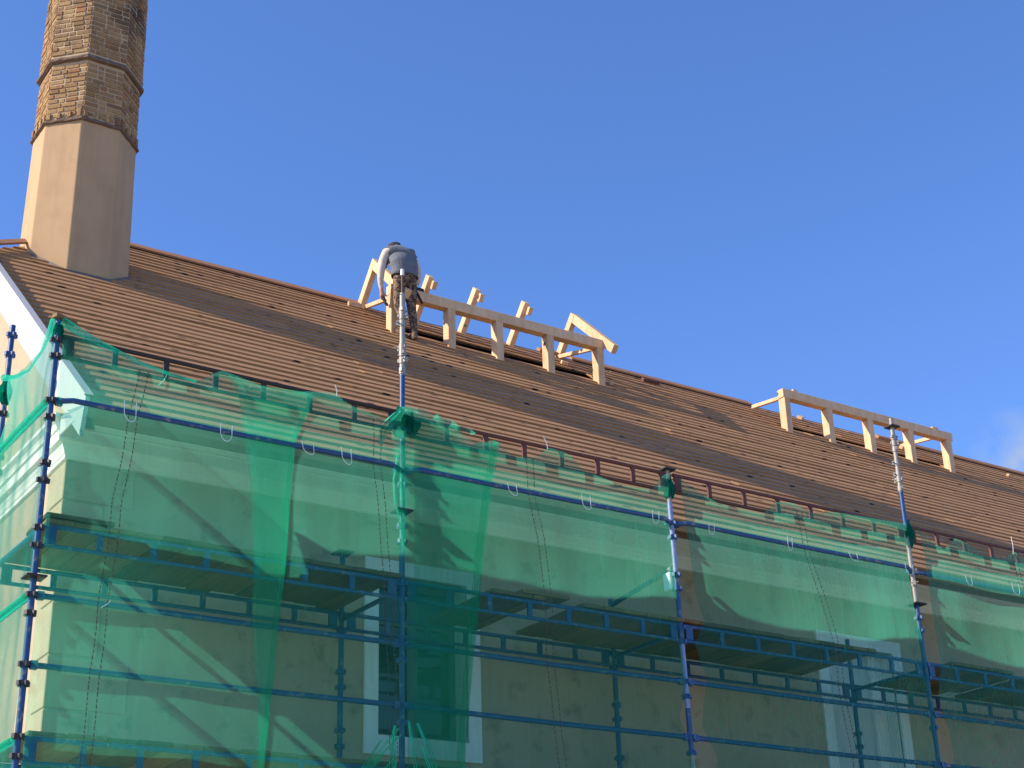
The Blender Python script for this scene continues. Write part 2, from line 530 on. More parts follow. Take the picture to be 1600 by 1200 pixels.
# quoins scored into the plaster at the corner
zq = GZ + 0.05
k = 0
quoins = tag(empty('quoin_course', (XC, W, GZ)), 'plaster corner blocks')
quoins.parent = bld; quoins.matrix_parent_inverse = Matrix.Translation(-WORLD_LOC[bld.name])
while zq < 4.6:
    hq = 0.43
    lx, ly = ((0.62, 0.34), (0.36, 0.58))[k % 2]
    lx += random.uniform(-0.04, 0.04); ly += random.uniform(-0.04, 0.04)
    top = min(zq + hq - 0.014, 4.80)
    q = MB(); e = 0.012
    q.poly([(XC - e, W - e, zq), (XC + lx, W - e, zq), (XC + lx, W + 0.02, zq), (XC + 0.02, W + 0.02, zq), (XC + 0.02, W + ly, zq), (XC - e, W + ly, zq),
            (XC - e, W - e, top), (XC + lx, W - e, top), (XC + lx, W + 0.02, top), (XC + 0.02, W + 0.02, top), (XC + 0.02, W + ly, top), (XC - e, W + ly, top)],
           [(5, 4, 3, 2, 1, 0), (6, 7, 8, 9, 10, 11), (0, 1, 7, 6), (1, 2, 8, 7), (2, 3, 9, 8), (3, 4, 10, 9), (4, 5, 11, 10), (5, 0, 6, 11)])
    # the two sunny/shady sides carry the plaster of their own wall
    me = q.mesh('quoin')
    me.materials.append(MATS['gable_plaster']); me.materials.append(MATS['plaster_wall'])
    for p in me.polygons:
        p.material_index = 1 if p.normal.y < -0.5 else 0
    bevel(link('quoin', me, None, quoins), 0.007)
    zq += hq; k += 1

# cornice: one profile along the facade, mitred round the corner and back along the gable
PROF = [(0.0, 4.815), (0.026, 4.82), (0.026, 4.85), (0.036, 4.86), (0.048, 4.89), (0.064, 4.915), (0.07, 4.94), (0.105, 4.948), (0.105, 5.045), (0.125, 5.05),
        (0.125, 5.065), (0.14, 5.09), (0.175, 5.115), (0.18, 5.14), (0.0, 5.145)]
mb = MB()
n = len(PROF)
path = [lambda d: (XE, W - d), lambda d: (XC - d, W - d), lambda d: (XC - d, YB)]
V = []
for pf in path:
    for d, z in PROF:
        x, y = pf(d); V.append((x, y, z))
F = []
for i in range(2):
    for j in range(n - 1):
        F.append((i * n + j, (i + 1) * n + j, (i + 1) * n + j + 1, i * n + j + 1)[::-1])
F.append(tuple(range(n)))
mb.poly(V, F)
mb.build('cornice', 'cornice_paint', bld)
# soffit and eave fascia
mb = MB()
P = [(x, y, z) for x in (XG + 0.05, XE) for y, z in ((E0[0] + 0.045, 4.885), (W + 0.05, 5.165), (W + 0.05, 5.185), (E0[0] + 0.045, 4.905))]
mb.poly(P, [(0, 1, 2, 3), (7, 6, 5, 4), (0, 4, 5, 1), (1, 5, 6, 2), (2, 6, 7, 3), (3, 7, 4, 0)])
mb.build('soffit', 'ridge_wood', bld)
mb = MB(); mb.b2((XG + 0.05, E0[0] + 0.012, 4.87), (XE, E0[0] + 0.042, 4.975))
mb.build('eave_fascia', 'ridge_wood', bld)

# bargeboards on the gable edge
for side in (0, 1):
    def ry(y): return y if side == 0 else 2 * RIDGE[0] - y
    mb = MB()
    d = Vector((0, math.cos(TH), math.sin(TH))); nn = Vector((0, -math.sin(TH), math.cos(TH)))
    a = Vector((0, E0[0] - 0.02, E0[1] - 0.016)); L = (hy - E0[0]) / math.cos(TH) + 0.05
    def bb(x0, x1, h0, h1, s0=0.0):
        P = []
        for x in (x0, x1):
            for s, h in ((s0, h0), (L, h0), (L, h1), (s0, h1)):
                q = a + d * s + nn * h
                if h == h0 and s == s0: q = a + d * (s0 - h0 * -0.55) + nn * h0
                P.append((x, ry(q.y), q.z))
        fs = [(0, 1, 2, 3), (7, 6, 5, 4), (0, 4, 5, 1), (1, 5, 6, 2), (2, 6, 7, 3), (3, 7, 4, 0)]
        mb.poly(P, fs if side else [f[::-1] for f in fs])
    bb(XG, XG + 0.035, -0.19, 0.055)
    bb(XG + 0.045, XG + 0.075, -0.275, -0.16, 0.16)
    bb(XG + 0.076, XC + 0.02, -0.25, -0.20, 0.3)
    bb(XG - 0.012, XG + 0.06, 0.057, 0.078)
    mb.build('bargeboard', 'white_paint', bld)
# white boxed end where bargeboard meets the cornice
mb = MB(); mb.b2((XG + 0.04, E0[0] + 0.30, 4.93), (XC - 0.01, W - 0.19, 5.10))
bevel(mb.build('eave_box_end', 'white_paint', bld))

# roof ---------------------------------------------------------------
rf = empty('roof', (XG, E0[0], E0[1]))
rf['label'] = 'brown lapped board roof with knots and dark streaks'
rf.parent = bld; rf.matrix_parent_inverse = Matrix.Translation(-WORLD_LOC[bld.name])
ROW = 0.2
TB = 0.0235
NROW = int(S_R / ROW)
HOLES = [(9.16, 12.52, 6.62, 6.96), (16.05, 19.72, 6.66, 6.88)]


def left_edge(s):
    y = roof(s)[0]
    return XG + 0.02 if y < hy else XG + 0.02 + (y - hy)


und = MB()


def und_quad(x0a, x1a, s0, s1):
    P = []
    for x, s in ((x0a, s0), (x1a, s0), (x1a, s1), (x0a, s1)):
        y, z = roof(s, -0.012); P.append((x, y, z))
    und.poly(P, [(0, 1, 2, 3)])


def und_band(s0, s1, holes):
    x = None
    cuts = sorted(holes)
    P = []
    start_lo, start_hi = left_edge(s0), left_edge(s1)
    first = True
    edges = [None] + [h for h in cuts] + [None]
    xs = []
    cur = None
    for h in cuts:
        xs.append((cur, h[0])); cur = h[1]
    xs.append((cur, XE))
    for a, b_ in xs:
        Pq = [((start_lo if a is None else a), s0), (b_, s0), (b_, s1), ((start_hi if a is None else a), s1)]
        und.poly([(x, *roof(s, -0.012)) for x, s in Pq], [(0, 1, 2, 3)])


sb = sorted({0.0, (hy - E0[0]) / math.cos(TH), 6.62, 6.66, 6.88, 6.96, S_R})
for a, b_ in zip(sb, sb[1:]):
    und_band(a, b_, [(h[0], h[1]) for h in HOLES if h[2] < (a + b_) / 2 < h[3]])
# back slope and half hip
ym = lambda y: 2 * RIDGE[0] - y
und.poly([(XG, ym(E0[0]), E0[1]), (XG, ym(hy), hz), (HIPX, RIDGE[0], RIDGE[1]), (XE, RIDGE[0], RIDGE[1]), (XE, ym(E0[0]), E0[1])], [(0, 1, 2, 3, 4)])
und.poly([(XG, hy, hz), (HIPX, RIDGE[0], RIDGE[1]), (XG, ym(hy), hz)], [(0, 1, 2)])
und.build('roof_underlay', 'roof_underlay', rf)

rb = random.Random(3)


def board(x0a, x0b, x1, s0, s1):
    j = rb.uniform(-0.003, 0.003); hh = rb.uniform(-0.0015, 0.0035)
    j2 = rb.uniform(-0.003, 0.003); t = TB + rb.uniform(-0.003, 0.004)
    P = []
    for lo, hi, jj in ((x0a, x0b, j), (x1, x1, j2)):
        for x, s, h in ((lo, s0 + jj, 0.002 + hh), (lo, s0 + jj, t + hh), (hi, s1, 0.004 + hh), (hi, s1, -0.008)):
            y, z = roof(s, h); P.append((x, y, z))
    b_ = MB()
    b_.poly(P, [(0, 1, 2, 3), (7, 6, 5, 4), (0, 4, 5, 1), (1, 5, 6, 2), (2, 6, 7, 3), (3, 7, 4, 0)])
    b_.build('roof_board', 'roof_wood', rf)


for i in range(NROW):
    s0 = i * ROW + 0.0; s1 = min(s0 + ROW + 0.03, S_R)
    xl = left_edge(s0); xh = left_edge(s1)
    segs = []
    x = xl
    xend = min(XE, 16.5 + s0 * 1.5)
    while x < xend:
        step = rb.uniform(3.2, 5.2)
        segs.append((x, min(x + step, XE)))
        x += step
    if segs and segs[-1][1] < XE:
        segs.append((segs[-1][1], XE))
    out = []
    for a, b_ in segs:
        parts = [(a, b_)]
        for h in HOLES:
            if s0 + 0.08 < h[3] and s0 + ROW - 0.02 > h[2] + 0.04:
                np_ = []
                for p, q in parts:
                    if q <= h[0] or p >= h[1]: np_.append((p, q)); continue
                    if p < h[0]: np_.append((p, h[0]))
                    if q > h[1]: np_.append((h[1], q))
                parts = np_
        out += [p for p in parts if p[1] - p[0] > 0.08]
    for a, b_ in out:
        first = abs(a - xl) < 1e-6
        board(a, xh if first else a + 0.002, b_ - 0.003, s0, s1)

# ridge boards and hip boards
for x0, x1 in ((HIPX, 9.12), (12.72, 16.3), (19.5, XE)):
    mb = MB()
    P = []
    for x in (x0, x1):
        for s, h in ((S_R - 0.17, 0.026), (S_R - 0.17, 0.052), (S_R + 0.02, 0.056), (S_R + 0.02, 0.02)):
            y, z = roof(s, h); P.append((x, y, z))
    mb.poly(P, [(0, 1, 2, 3), (7, 6, 5, 4), (0, 4, 5, 1), (1, 5, 6, 2), (2, 6, 7, 3), (3, 7, 4, 0)])
    bevel(mb.build('ridge_board', 'ridge_wood', rf), 0.004)
mb = MB()
A = Vector((XG - 0.02, hy - 0.02, hz)); B = Vector((HIPX, RIDGE[0], RIDGE[1]))
hn = Vector((0, -math.sin(TH), math.cos(TH)))
mb.beam(A + hn * 0.05 + Vector((0.02, -0.03, 0)), B + hn * 0.05 + Vector((0.02, -0.03, 0)), 0.11, 0.024, up=hn)
mb.build('hip_board', 'ridge_wood', rf)

# chimney ----------------------------------------------------------------
CX, CY = 4.69, 5.05
chim = empty('chimney', (CX, CY, 8.0))
chim['label'] = 'octagonal chimney with smooth beige base and weathered brick shaft'
chim.parent = bld; chim.matrix_parent_inverse = Matrix.Translation(-WORLD_LOC[bld.name])


def octo(ap, z, rot=0.0):
    rr = ap / math.cos(math.pi / 8)
    return [(CX + rr * math.cos(math.pi / 8 + k * math.pi / 4), CY + rr * math.sin(math.pi / 8 + k * math.pi / 4), z) for k in range(8)]


def shaft(levels, cap=True):
    mb = MB(); V = []
    for ap, z in levels: V += octo(ap, z)
    F = []
    for i in range(len(levels) - 1):
        for k in range(8):
            k2 = (k + 1) % 8
            F.append((i * 8 + k, i * 8 + k2, (i + 1) * 8 + k2, (i + 1) * 8 + k))
    if cap: F.append(tuple(range((len(levels) - 1) * 8, len(levels) * 8)))
    mb.poly(V, F)
    return mb


AP0, AP1 = 0.595, 0.548
ZP = 10.27
bevel(shaft([(AP0, 7.0), (AP1, ZP)]).build('rendered_base', 'chimney_render', chim), 0.012, 2)
ZT = 15.0


def ap_at(z):
    if z < 11.13: return 0.556 - (z - 10.2) * 0.010
    return 0.568 - (z - 11.13) * 0.012


shaft([(ap_at(10.26) - 0.012, 10.26), (ap_at(11.12) - 0.012, 11.12), (ap_at(11.14) - 0.012, 11.14), (ap_at(ZT) - 0.012, ZT)]).build('mortar_core', 'mortar', chim)
# corbel ledges
def ledge(levels, seed):
    # a course of weathered edge bricks: the octagon ring, broken up along each side
    rl = random.Random(seed); nsub = 7; V = []; F = []
    jit = [[(rl.uniform(-0.007, 0.006), rl.uniform(-0.006, 0.006)) for _ in range(8 * nsub)] for _ in levels]
    for li, (ap, z_) in enumerate(levels):
        o8 = octo(ap, z_)
        for k_ in range(8):
            a_, b__ = Vector(o8[k_]), Vector(o8[(k_ + 1) % 8])
            for q in range(nsub):
                p_ = a_.lerp(b__, q / nsub)
                jr, jz = jit[li][k_ * nsub + q]
                rad = Vector((p_.x - CX, p_.y - CY, 0)).normalized()
                if li in (0, len(levels) - 1): jr = 0
                V.append(p_ + rad * jr + Vector((0, 0, jz)))
    n_ = 8 * nsub
    for li in range(len(levels) - 1):
        for k_ in range(n_):
            k2 = (k_ + 1) % n_
            F.append((li * n_ + k_, li * n_ + k2, (li + 1) * n_ + k2, (li + 1) * n_ + k_))
    mb = MB(); mb.poly(V, F); return mb


ledge([(0.548, 10.245), (0.578, 10.255), (0.578, 10.283), (0.550, 10.303)], 4).build('corbel_ledge', 'ledge_brick', chim)
ledge([(0.545, 11.09), (0.584, 11.10), (0.586, 11.128), (0.560, 11.165)], 5).build('corbel_ledge', 'ledge_brick', chim)
rbk = random.Random(11)
CH = 0.067
stuff = MB()


def brick_pts(nrm, tng, ap, u0, u1, z0, z1, proud):
    back = -0.035
    c = Vector((CX, CY, 0))
    P = []
    e = 0.005
    for w_, ee in ((back, 0), (proud - 0.004, 0), (proud, e)):
        for u, z in ((u0 + ee, z0 + ee), (u1 - ee, z0 + ee), (u1 - ee, z1 - ee), (u0 + ee, z1 - ee)):
            q = c + nrm * (ap + w_) + tng * u
            P.append((q.x, q.y, z))
    F = [(8, 9, 10, 11)]
    for r_ in (0, 1):
        for i in range(4):
            i2 = (i + 1) % 4
            F.append((r_ * 4 + i, r_ * 4 + i2, (r_ + 1) * 4 + i2, (r_ + 1) * 4 + i))
    return P, F


nbrick = 0
cidx = 0
z = 10.325
while z < ZT - CH:
    if 11.06 < z < 11.16:
        z = 11.185
    ap = ap_at(z)
    side = 2 * ap * math.tan(math.pi / 8)
    for k in range(8):
        ang = k * math.pi / 4
        nrm = Vector((math.cos(ang), math.sin(ang), 0)); tng = Vector((-math.sin(ang), math.cos(ang), 0))
        sizes = [[0.2, 0.1, 0.2], [0.10, 0.18, 0.18, 0.09], [0.15, 0.09, 0.17, 0.09], [0.19, 0.19, 0.1]][(cidx + k) % 4 if rbk.random() < .8 else rbk.randrange(4)]
        tot = sum(sizes); u = -side / 2
        for sz in sizes:
            w_ = sz / tot * side
            gap = 0.0085 + rbk.uniform(-.002, .003)
            a, b_ = u + gap, u + w_ - gap
            u += w_
            pr = rbk.uniform(-0.002, 0.009)
            z0 = z + 0.008 + rbk.uniform(-.003, .003); z1 = z + CH - 0.008 + rbk.uniform(-.003, .003)
            P, F = brick_pts(nrm, tng, ap - 0.006, a, b_, z0, z1, pr)
            vis = k in (5, 6, 7) and z < 12.55
            if vis and nbrick < 296:
                mb = MB(); mb.poly(P, F); mb.build('brick', 'brick_clay', chim); nbrick += 1
            else:
                stuff.poly(P, F)
    z += CH; cidx += 1
# upright bricks standing on the lower ledge
for k in range(8):
    ang = k * math.pi / 4
    nrm = Vector((math.cos(ang), math.sin(ang), 0)); tng = Vector((-math.sin(ang), math.cos(ang), 0))
    for u in (-0.19, -0.06, 0.07, 0.19):
        P, F = brick_pts(nrm, tng, 0.556, u - 0.024, u + 0.024, 10.30, 10.385 + rbk.uniform(-.02, .03), rbk.uniform(0.006, 0.022))
        stuff.poly(P, F)
so = stuff.build('brickwork', 'brick_clay', chim); so['kind'] = 'stuff'
# flashing where the base meets the boards
mb = MB()
for k in (5, 6, 7):
    o0 = octo(0.612, 0); o1 = octo(0.60, 0)
    a0 = o0[(k - 1) % 8]; a1 = o0[k]
    def rz(p): return E0[1] + (p[1] - E0[0]) * math.tan(TH)
    P = [(a0[0], a0[1], rz(a0) - 0.02), (a1[0], a1[1], rz(a1) - 0.02), (a1[0], a1[1], rz(a1) + 0.035), (a0[0], a0[1], rz(a0) + 0.035)]
    b0 = o1[(k - 1) % 8]; b1 = o1[k]
    P += [(b0[0], b0[1], rz(a0) + 0.04), (b1[0], b1[1], rz(a1) + 0.04)]
    mb.poly(P, [(0, 1, 2, 3), (3, 2, 5, 4)])
mb.build('flashing', 'flashing', chim)

# windows -----------------------------------------------------------------
SUR = 0.135


def surround(win, x0, x1, z0, z1, sill=True):
    y0, y1 = W - 0.03, W + 0.01
    f = MB()
    f.b2((x0 - SUR, y0, z1), (x1 + SUR, y1, z1 + SUR))
    f.build('surround_head', 'surround_paint', win)
    for a in (x0 - SUR, x1):
        f = MB(); f.b2((a, y0 + 0.002, (z0 if sill else GZ)), (a + SUR, y1, z1)); f.build('surround_jamb', 'surround_paint', win)
    if sill:
        f = MB(); f.b2((x0 - SUR, y0 + 0.001, z0 - 0.17), (x1 + SUR, y1, z0)); f.build('surround_sill', 'surround_paint', win)
    # white painted reveal lining on both cheeks
    for a in (x0 + 0.001, x1 - 0.009):
        f = MB(); f.b2((a, W + 0.012, z0 + 0.002), (a + 0.008, W + 0.20, z1 - 0.002)); f.build('reveal', 'surround_paint', win)


def glazed(x0, x1, z0, z1, name='window'):
    win = empty(name, ((x0 + x1) / 2, W, z0))
    win.parent = bld; win.matrix_parent_inverse = Matrix.Translation(-WORLD_LOC[bld.name])
    surround(win, x0, x1, z0, z1)
    yf = W + 0.19
    fr = MB()
    t = 0.055
    xm = (x0 + x1) / 2
    for a, b_ in ((x0 + 0.01, x0 + 0.01 + t), (x1 - 0.01 - t, x1 - 0.01)):
        fr.b2((a, yf, z0 + .003), (b_, yf + 0.06, z1 - .003))
    fr.b2((xm - 0.05, yf + .001, z0 + .003), (xm + 0.05, yf + 0.055, z1 - .003))
    for zz_ in (z0 + 0.003, z1 - 0.003 - t, z0 + (z1 - z0) * 0.72):
        fr.b2((x0 + 0.012, yf + 0.003, zz_), (x1 - 0.012, yf + 0.052, zz_ + t))
    fr.build('window_frame', 'window_paint', win)
    for a, b_ in ((x0 + 0.05, xm - 0.03), (xm + 0.03, x1 - 0.05)):
        p = MB(); p.b2((a, yf + 0.028, z0 + 0.03), (b_, yf + 0.034, z1 - 0.03)); p.build('pane', 'glass_dark', win)
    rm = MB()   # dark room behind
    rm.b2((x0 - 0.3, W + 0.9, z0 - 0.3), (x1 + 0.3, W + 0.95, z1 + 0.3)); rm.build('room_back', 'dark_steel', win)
    return win


glazed(*OPEN[0])['label'] = 'dark window with pale flat surround behind torn net'
glazed(*OPEN[2])['label'] = 'dark window with pale surround beyond the frame edge'
x0, x1, z0, z1 = OPEN[1]
dw = empty('window', ((x0 + x1) / 2, W, z0)); dw.parent = bld; dw.matrix_parent_inverse = Matrix.Translation(-WORLD_LOC[bld.name])
dw['label'] = 'window opening closed with a pale grey board'
surround(dw, x0, x1, z0, z1, True)
p = MB(); p.b2((x0 + 0.012, W + 0.205, z0), (x1 - 0.012, W + 0.235, z1 - 0.002)); p.build('closing_board', 'board_panel', dw)
p = MB(); p.b2((x1 - 0.20, W + 0.16, z0), (x1 - 0.011, W + 0.203, z1 - 0.004)); p.build('closing_board', 'surround_paint', dw)

# ------------------------------------------------------------------ dormer frames
def roofz(y): return E0[1] + (y - E0[0]) * math.tan(TH)


def timber(name, par, a, b_, w, h, up=(0, 0, 1)):
    mb = MB(); mb.beam(a, b_, w, h, up)
    return bevel(mb.build(name, 'new_timber', par), 0.005)


def dormer(name, posts, xb0, xb1, zt, label, pw=0.115, pd=0.14):
    root = empty(name, ((posts[0] + posts[-1]) / 2, 5.4, roofz(5.4)), label, 'roof frame')
    for x in posts:
        yb = 5.40
        timber('post', root, (x, yb, roofz(yb) - 0.10), (x, yb, zt - 0.145), pw, pd, up=(0, 1, 0))
    timber('top_plate', root, (xb0, 5.40, zt - 0.072), (xb1, 5.40, zt - 0.072), 0.13, 0.145)
    return root


d1 = dormer('dormer_frame', [9.06, 9.94, 10.71, 11.56, 12.43], 9.0, 12.51, 9.70,
            'pale new timber dormer frame with raised rafters beside the crouching worker')
for i, x in enumerate((9.16, 10.02, 10.80, 11.64, 12.52)):
    timber('rafter', d1, (x, 6.62, 9.72), (x, 6.03, 10.42 + (0.0 if i in (0, 4) else -0.02)), 0.085, 0.12, up=(0, 1, 0.8))
    if i in (1, 2, 3):
        mb = MB(); mb.box((x + 0.035, 5.985, 10.24), (0.07, 0.06, 0.12), Matrix.Rotation(R(35), 3, 'X')); bevel(mb.build('rafter_cleat', 'new_timber', d1), 0.004)
for x in (9.10, 12.50):
    timber('rafter', d1, (x + 0.03, 6.06, 10.37), (x + 0.03, 5.12, 9.47), 0.09, 0.13, up=(0, -1, 1))
timber('brace', d1, (9.16, 6.50, 9.86), (9.05, 5.50, 9.56), 0.045, 0.06)
timber('brace', d1, (12.45, 6.40, 9.85), (12.44, 5.50, 9.62), 0.045, 0.06)
timber('sole_plate', d1, (8.86, 6.28, roofz(6.28) + 0.05), (9.2, 6.28, roofz(6.28) + 0.05), 0.05, 0.07)
d2 = dormer('dormer_frame', [16.02, 16.92, 17.82, 18.74, 19.64], 15.95, 19.75, 9.70,
            'pale new timber dormer frame without rafters, at the right')
timber('brace', d2, (16.0, 6.10, 9.67), (16.03, 5.46, 9.60), 0.05, 0.06)
timber('brace', d2, (19.6, 6.45, 9.80), (19.62, 5.46, 9.68), 0.05, 0.06)
mb = MB(); mb.box((16.25, 5.41, 9.725), (0.08, 0.08, 0.05)); mb.build('wood_block', 'new_timber', d2)
mb = MB(); mb.box((19.4, 5.41, 9.725), (0.14, 0.08, 0.05)); mb.build('wood_block', 'new_timber', d2)

# offcuts lying on the roof near the ridge
OFF = [(12.30, 6.45, 0.36, 0.10, 'ridge_wood', 'brown board offcut lying on the ridge beside the left dormer frame', 0.1),
       (12.16, 6.12, 0.10, 0.06, 'new_timber', 'pale wood offcut inside the left dormer frame, nearer the ridge', 0.4),
       (12.24, 5.96, 0.10, 0.07, 'new_timber', 'pale wood offcut inside the left dormer frame, close to its last post', -0.3),
       (12.66, 5.42, 0.06, 0.05, 'new_timber', 'tiny pale wood chip just outside the last post of left frame', 0.2),
       (14.05, 6.22, 0.34, 0.07, 'rust_paint', 'red brown board piece lying between the two dormer frames', 0.1),
       (19.32, 6.42, 0.42, 0.10, 'ridge_wood', 'brown board offcut on the ridge inside the right dormer frame', 0.05),
       (19.30, 6.05, 0.10, 0.07, 'new_timber', 'pale wood offcut beside the last post of the right frame', 0.3),
       (17.30, 6.36, 0.14, 0.09, 'new_timber', 'pale wood offcut behind the second post of the right frame', 0.6),
       (21.9, 6.00, 0.10, 0.05, 'new_timber', 'pale wood chip on the roof right of the right frame', 0.5)]
rx = Matrix.Rotation(TH, 3, 'X')
for x, y, lx, ly, mt_, lab, a in OFF:
    mb = MB(); mb.box((0, 0, 0), (lx, ly, 0.05), rx @ Matrix.Rotation(a, 3, 'Z'))
    o = bevel(mb.build('wood_offcut', mt_, None, (x, y, roofz(y) + 0.06)), 0.004)
    tag(o, lab, 'offcut', 'offcuts left on the roof')

# ------------------------------------------------------------------ scaffold
sc = empty('scaffold', (3.13, 0, GZ), 'blue tube scaffold with ladder beams and plank deck along the facade', 'scaffold')
TR = 0.0242


def collar_mesh():
    mb = MB()
    mb.tube([(0, 0, -0.022), (0, 0, 0.022)], 0.032, 10)
    for a in range(4):
        c, s = math.cos(a * math.pi / 2), math.sin(a * math.pi / 2)
        mb.box((c * 0.036, s * 0.036, 0), (0.024 if abs(c) > .5 else 0.028, 0.024 if abs(s) > .5 else 0.028, 0.034))
    return mb.mesh('collar')


CM = {}
for mname in ('blue_paint', 'galvanised', 'dark_steel', 'lilac_paint'):
    me = collar_mesh(); me.materials.append(MATS[mname]); CM[mname] = me


cpl = MB()
cpl.tube([(0, 0, -0.03), (0, 0, 0.03)], 0.0305, 10)
cpl.box((0.038, 0.006, 0), (0.026, 0.034, 0.046))
cpl.tube([(0.04, -0.03, 0.006), (0.04, 0.05, 0.006)], 0.007, 6)
cpl.box((-0.03, -0.012, 0.004), (0.018, 0.024, 0.03))
CPL = cpl.mesh('coupler'); CPL.materials.append(MATS['galvanised'])


def pole(base, top, zones, collars=(), tops=None):
    """zones: list of (z_upto, material)"""
    base = Vector(base); top = Vector(top)
    def at(z): return base.lerp(top, (z - base.z) / (top.z - base.z))
    zl = base.z
    mb = MB(); first = None
    me = None
    verts = MB()
    mats = []
    idx = []
    for zu, mn in zones:
        zu = min(zu, top.z)
        k = len(verts.f)
        verts.tube([at(zl), at(zu)], TR, 12)
        idx += [len(mats)] * (len(verts.f) - k); mats.append(mn)
        zl = zu
        if zl >= top.z: break
    me = verts.mesh('upright_pole')
    for mn in mats: me.materials.append(MATS[mn])
    me.polygons.foreach_set('material_index', idx)
    o = link('upright_pole', me, None, sc)
    for zc, mn in collars:
        gv = mn == 'galvanised'
        c = bpy.data.objects.new('coupler' if gv else 'collar', CPL if gv else CM[mn]); COL.objects.link(c)
        c.parent = o; c.location = at(zc); c.rotation_euler.z = random.uniform(0, 6.28) if gv else random.uniform(-0.3, 0.3) + 0.3
        WORLD_LOC[c.name] = Vector(at(zc))
    bp = MB(); bp.b2((base.x - .075, base.y - .075, GZ + .001), (base.x + .075, base.y + .075, GZ + .012)); bp.build('base_plate', 'galvanised', o)
    return o


def std_collars(zlo, zhi, mn='blue_paint', ph=0.24):
    out = []
    k = math.ceil((zlo - ph) / 0.5)
    z_ = k * 0.5 + ph
    while z_ < zhi:
        out.append((z_, mn)); out.append((z_ - 0.135, mn)); z_ += 0.5
    return out


def plate(o, p, w=0.13, mat='dark_steel', l=None):
    mb = MB(); mb.box(p, (w, l or w, 0.016)); return bevel(mb.build('joint_plate', mat, o), 0.004)


p1 = pole((3.13, 0, GZ), (3.125, 0, 5.41), [(6, 'blue_paint')], std_collars(-1, 5.3, 'dark_steel'))
plate(p1, (3.13, 0, 3.37), 0.15)
mb = MB(); mb.beam((3.08, -0.03, 5.43), (3.26, 0.03, 5.42), 0.06, 0.03); mb.build('wood_pad', 'plank_wood', p1)
p2 = pole((6.13, 0, GZ), (6.14, 0, 6.42), [(5.62, 'blue_paint'), (7, 'galvanised')],
          std_collars(-1, 5.3) + [(5.66, 'galvanised'), (5.76, 'galvanised'), (5.83, 'galvanised'), (5.89, 'galvanised'), (6.12, 'galvanised'), (6.19, 'galvanised'), (6.25, 'galvanised')])
plate(p2, (6.135, 0, 4.37), 0.15)
mb = MB(); mb.tube([(6.14, 0, 6.42), (6.14, 0, 6.60)], 0.011, 8); mb.build('spigot_rod', 'tool_brown', p2)
mb = MB(); mb.tube([(6.14, 0, 6.60), (6.14, 0, 6.66)], 0.018, 8); mb.build('rod_cap', 'tie_plastic', p2)
mb = MB(); mb.tube([(6.06, -0.03, 6.37), (6.10, -0.02, 6.41), (6.14, 0.03, 6.40), (6.22, 0.0, 6.39)], 0.004, 6); mb.build('wire_loop', 'galvanised', p2)
p3 = pole((9.16, 0, GZ), (9.035, 0, 5.27), [(2.6, 'galvanised'), (3.0, 'blue_paint'), (3.6, 'lilac_paint'), (4.25, 'blue_paint'), (4.95, 'lilac_paint'), (6, 'galvanised')],
          std_collars(-1, 5.1))
plate(p3, (9.035, 0, 5.275), 0.13)
p4 = pole((12.27, 0, GZ), (12.25, 0, 6.42), [(4.4, 'blue_paint'), (5.2, 'galvanised'), (5.62, 'blue_paint'), (7, 'galvanised')],
          std_collars(-1, 4.3) + std_collars(4.4, 5.2, 'galvanised') + [(5.66, 'galvanised'), (5.76, 'galvanised'), (5.82, 'galvanised'), (5.95, 'galvanised'), (6.11, 'galvanised'), (6.18, 'galvanised'), (6.25, 'galvanised')])
plate(p4, (12.25, 0, 6.37), 0.13); plate(p4, (12.25, 0, 4.38), 0.16)
mb = MB(); mb.tube([(12.25, 0, 6.37), (12.25, 0, 6.47)], 0.02, 8); mb.build('spigot_rod', 'galvanised', p4)
p5 = pole((15.32, 0, GZ), (15.32, 0, 6.0), [(7, 'blue_paint')], std_collars(-1, 5.3))
PX = [3.13, 6.135, 9.07, 12.255, 15.32]


def outer_x(i, z):
    if i == 2: return 9.16 + (9.035 - 9.16) * (z - GZ) / (5.27 - GZ)
    return PX[i]


YI = 1.05
inner = {}
for i, x, zt in ((1, 6.13, 4.30), (2, 9.08, 4.28), (3, 12.27, 4.26), (4, 15.32, 4.28)):
    inner[i] = pole((x, YI, GZ), (x, YI, zt), [(7, 'blue_paint')], std_collars(-1, 3.8))
plate(inner[1], (6.13, YI, 4.305), 0.16)
inner[0] = pole((3.11, 1.26, GZ), (3.13, 1.33, 5.93), [(7, 'blue_paint')], std_collars(-1, 5.0, 'dark_steel') + [(5.28, 'dark_steel'), (5.12, 'dark_steel'), (5.66, 'blue_paint'), (5.84, 'blue_paint')])

# horizontal guard rails in the outer plane, transoms and end rails
for zr in (4.74, 3.24, 2.74):
    for i in range(4):
        xa, xb = outer_x(i, zr), outer_x(i + 1, zr)
        yr = -0.078 if (zr > 4 and i < 3) else -0.004
        mb = MB(); mb.tube([(xa + 0.03, -0.004, zr), (xa + 0.14, yr, zr), ((xa + xb) / 2, yr, zr - 0.006), (xb - 0.14, yr, zr), (xb - 0.03, -0.004, zr)], 0.0215, 10); o = mb.build('guard_rail', 'blue_paint', sc)
        for xx, sg in ((xa, 1), (xb, -1)):
            wd = MB(); wd.box((xx + sg * 0.055, -0.004, zr), (0.05, 0.036, 0.06)); wd.build('wedge_head', 'blue_paint', o)
for i in range(1, 5):
    for zr in (3.70, 2.2):
        mb = MB(); mb.tube([(outer_x(i, zr), 0.03, zr), (PX[i], YI - 0.03, zr)], 0.021, 10); mb.build('transom', 'blue_paint', sc)
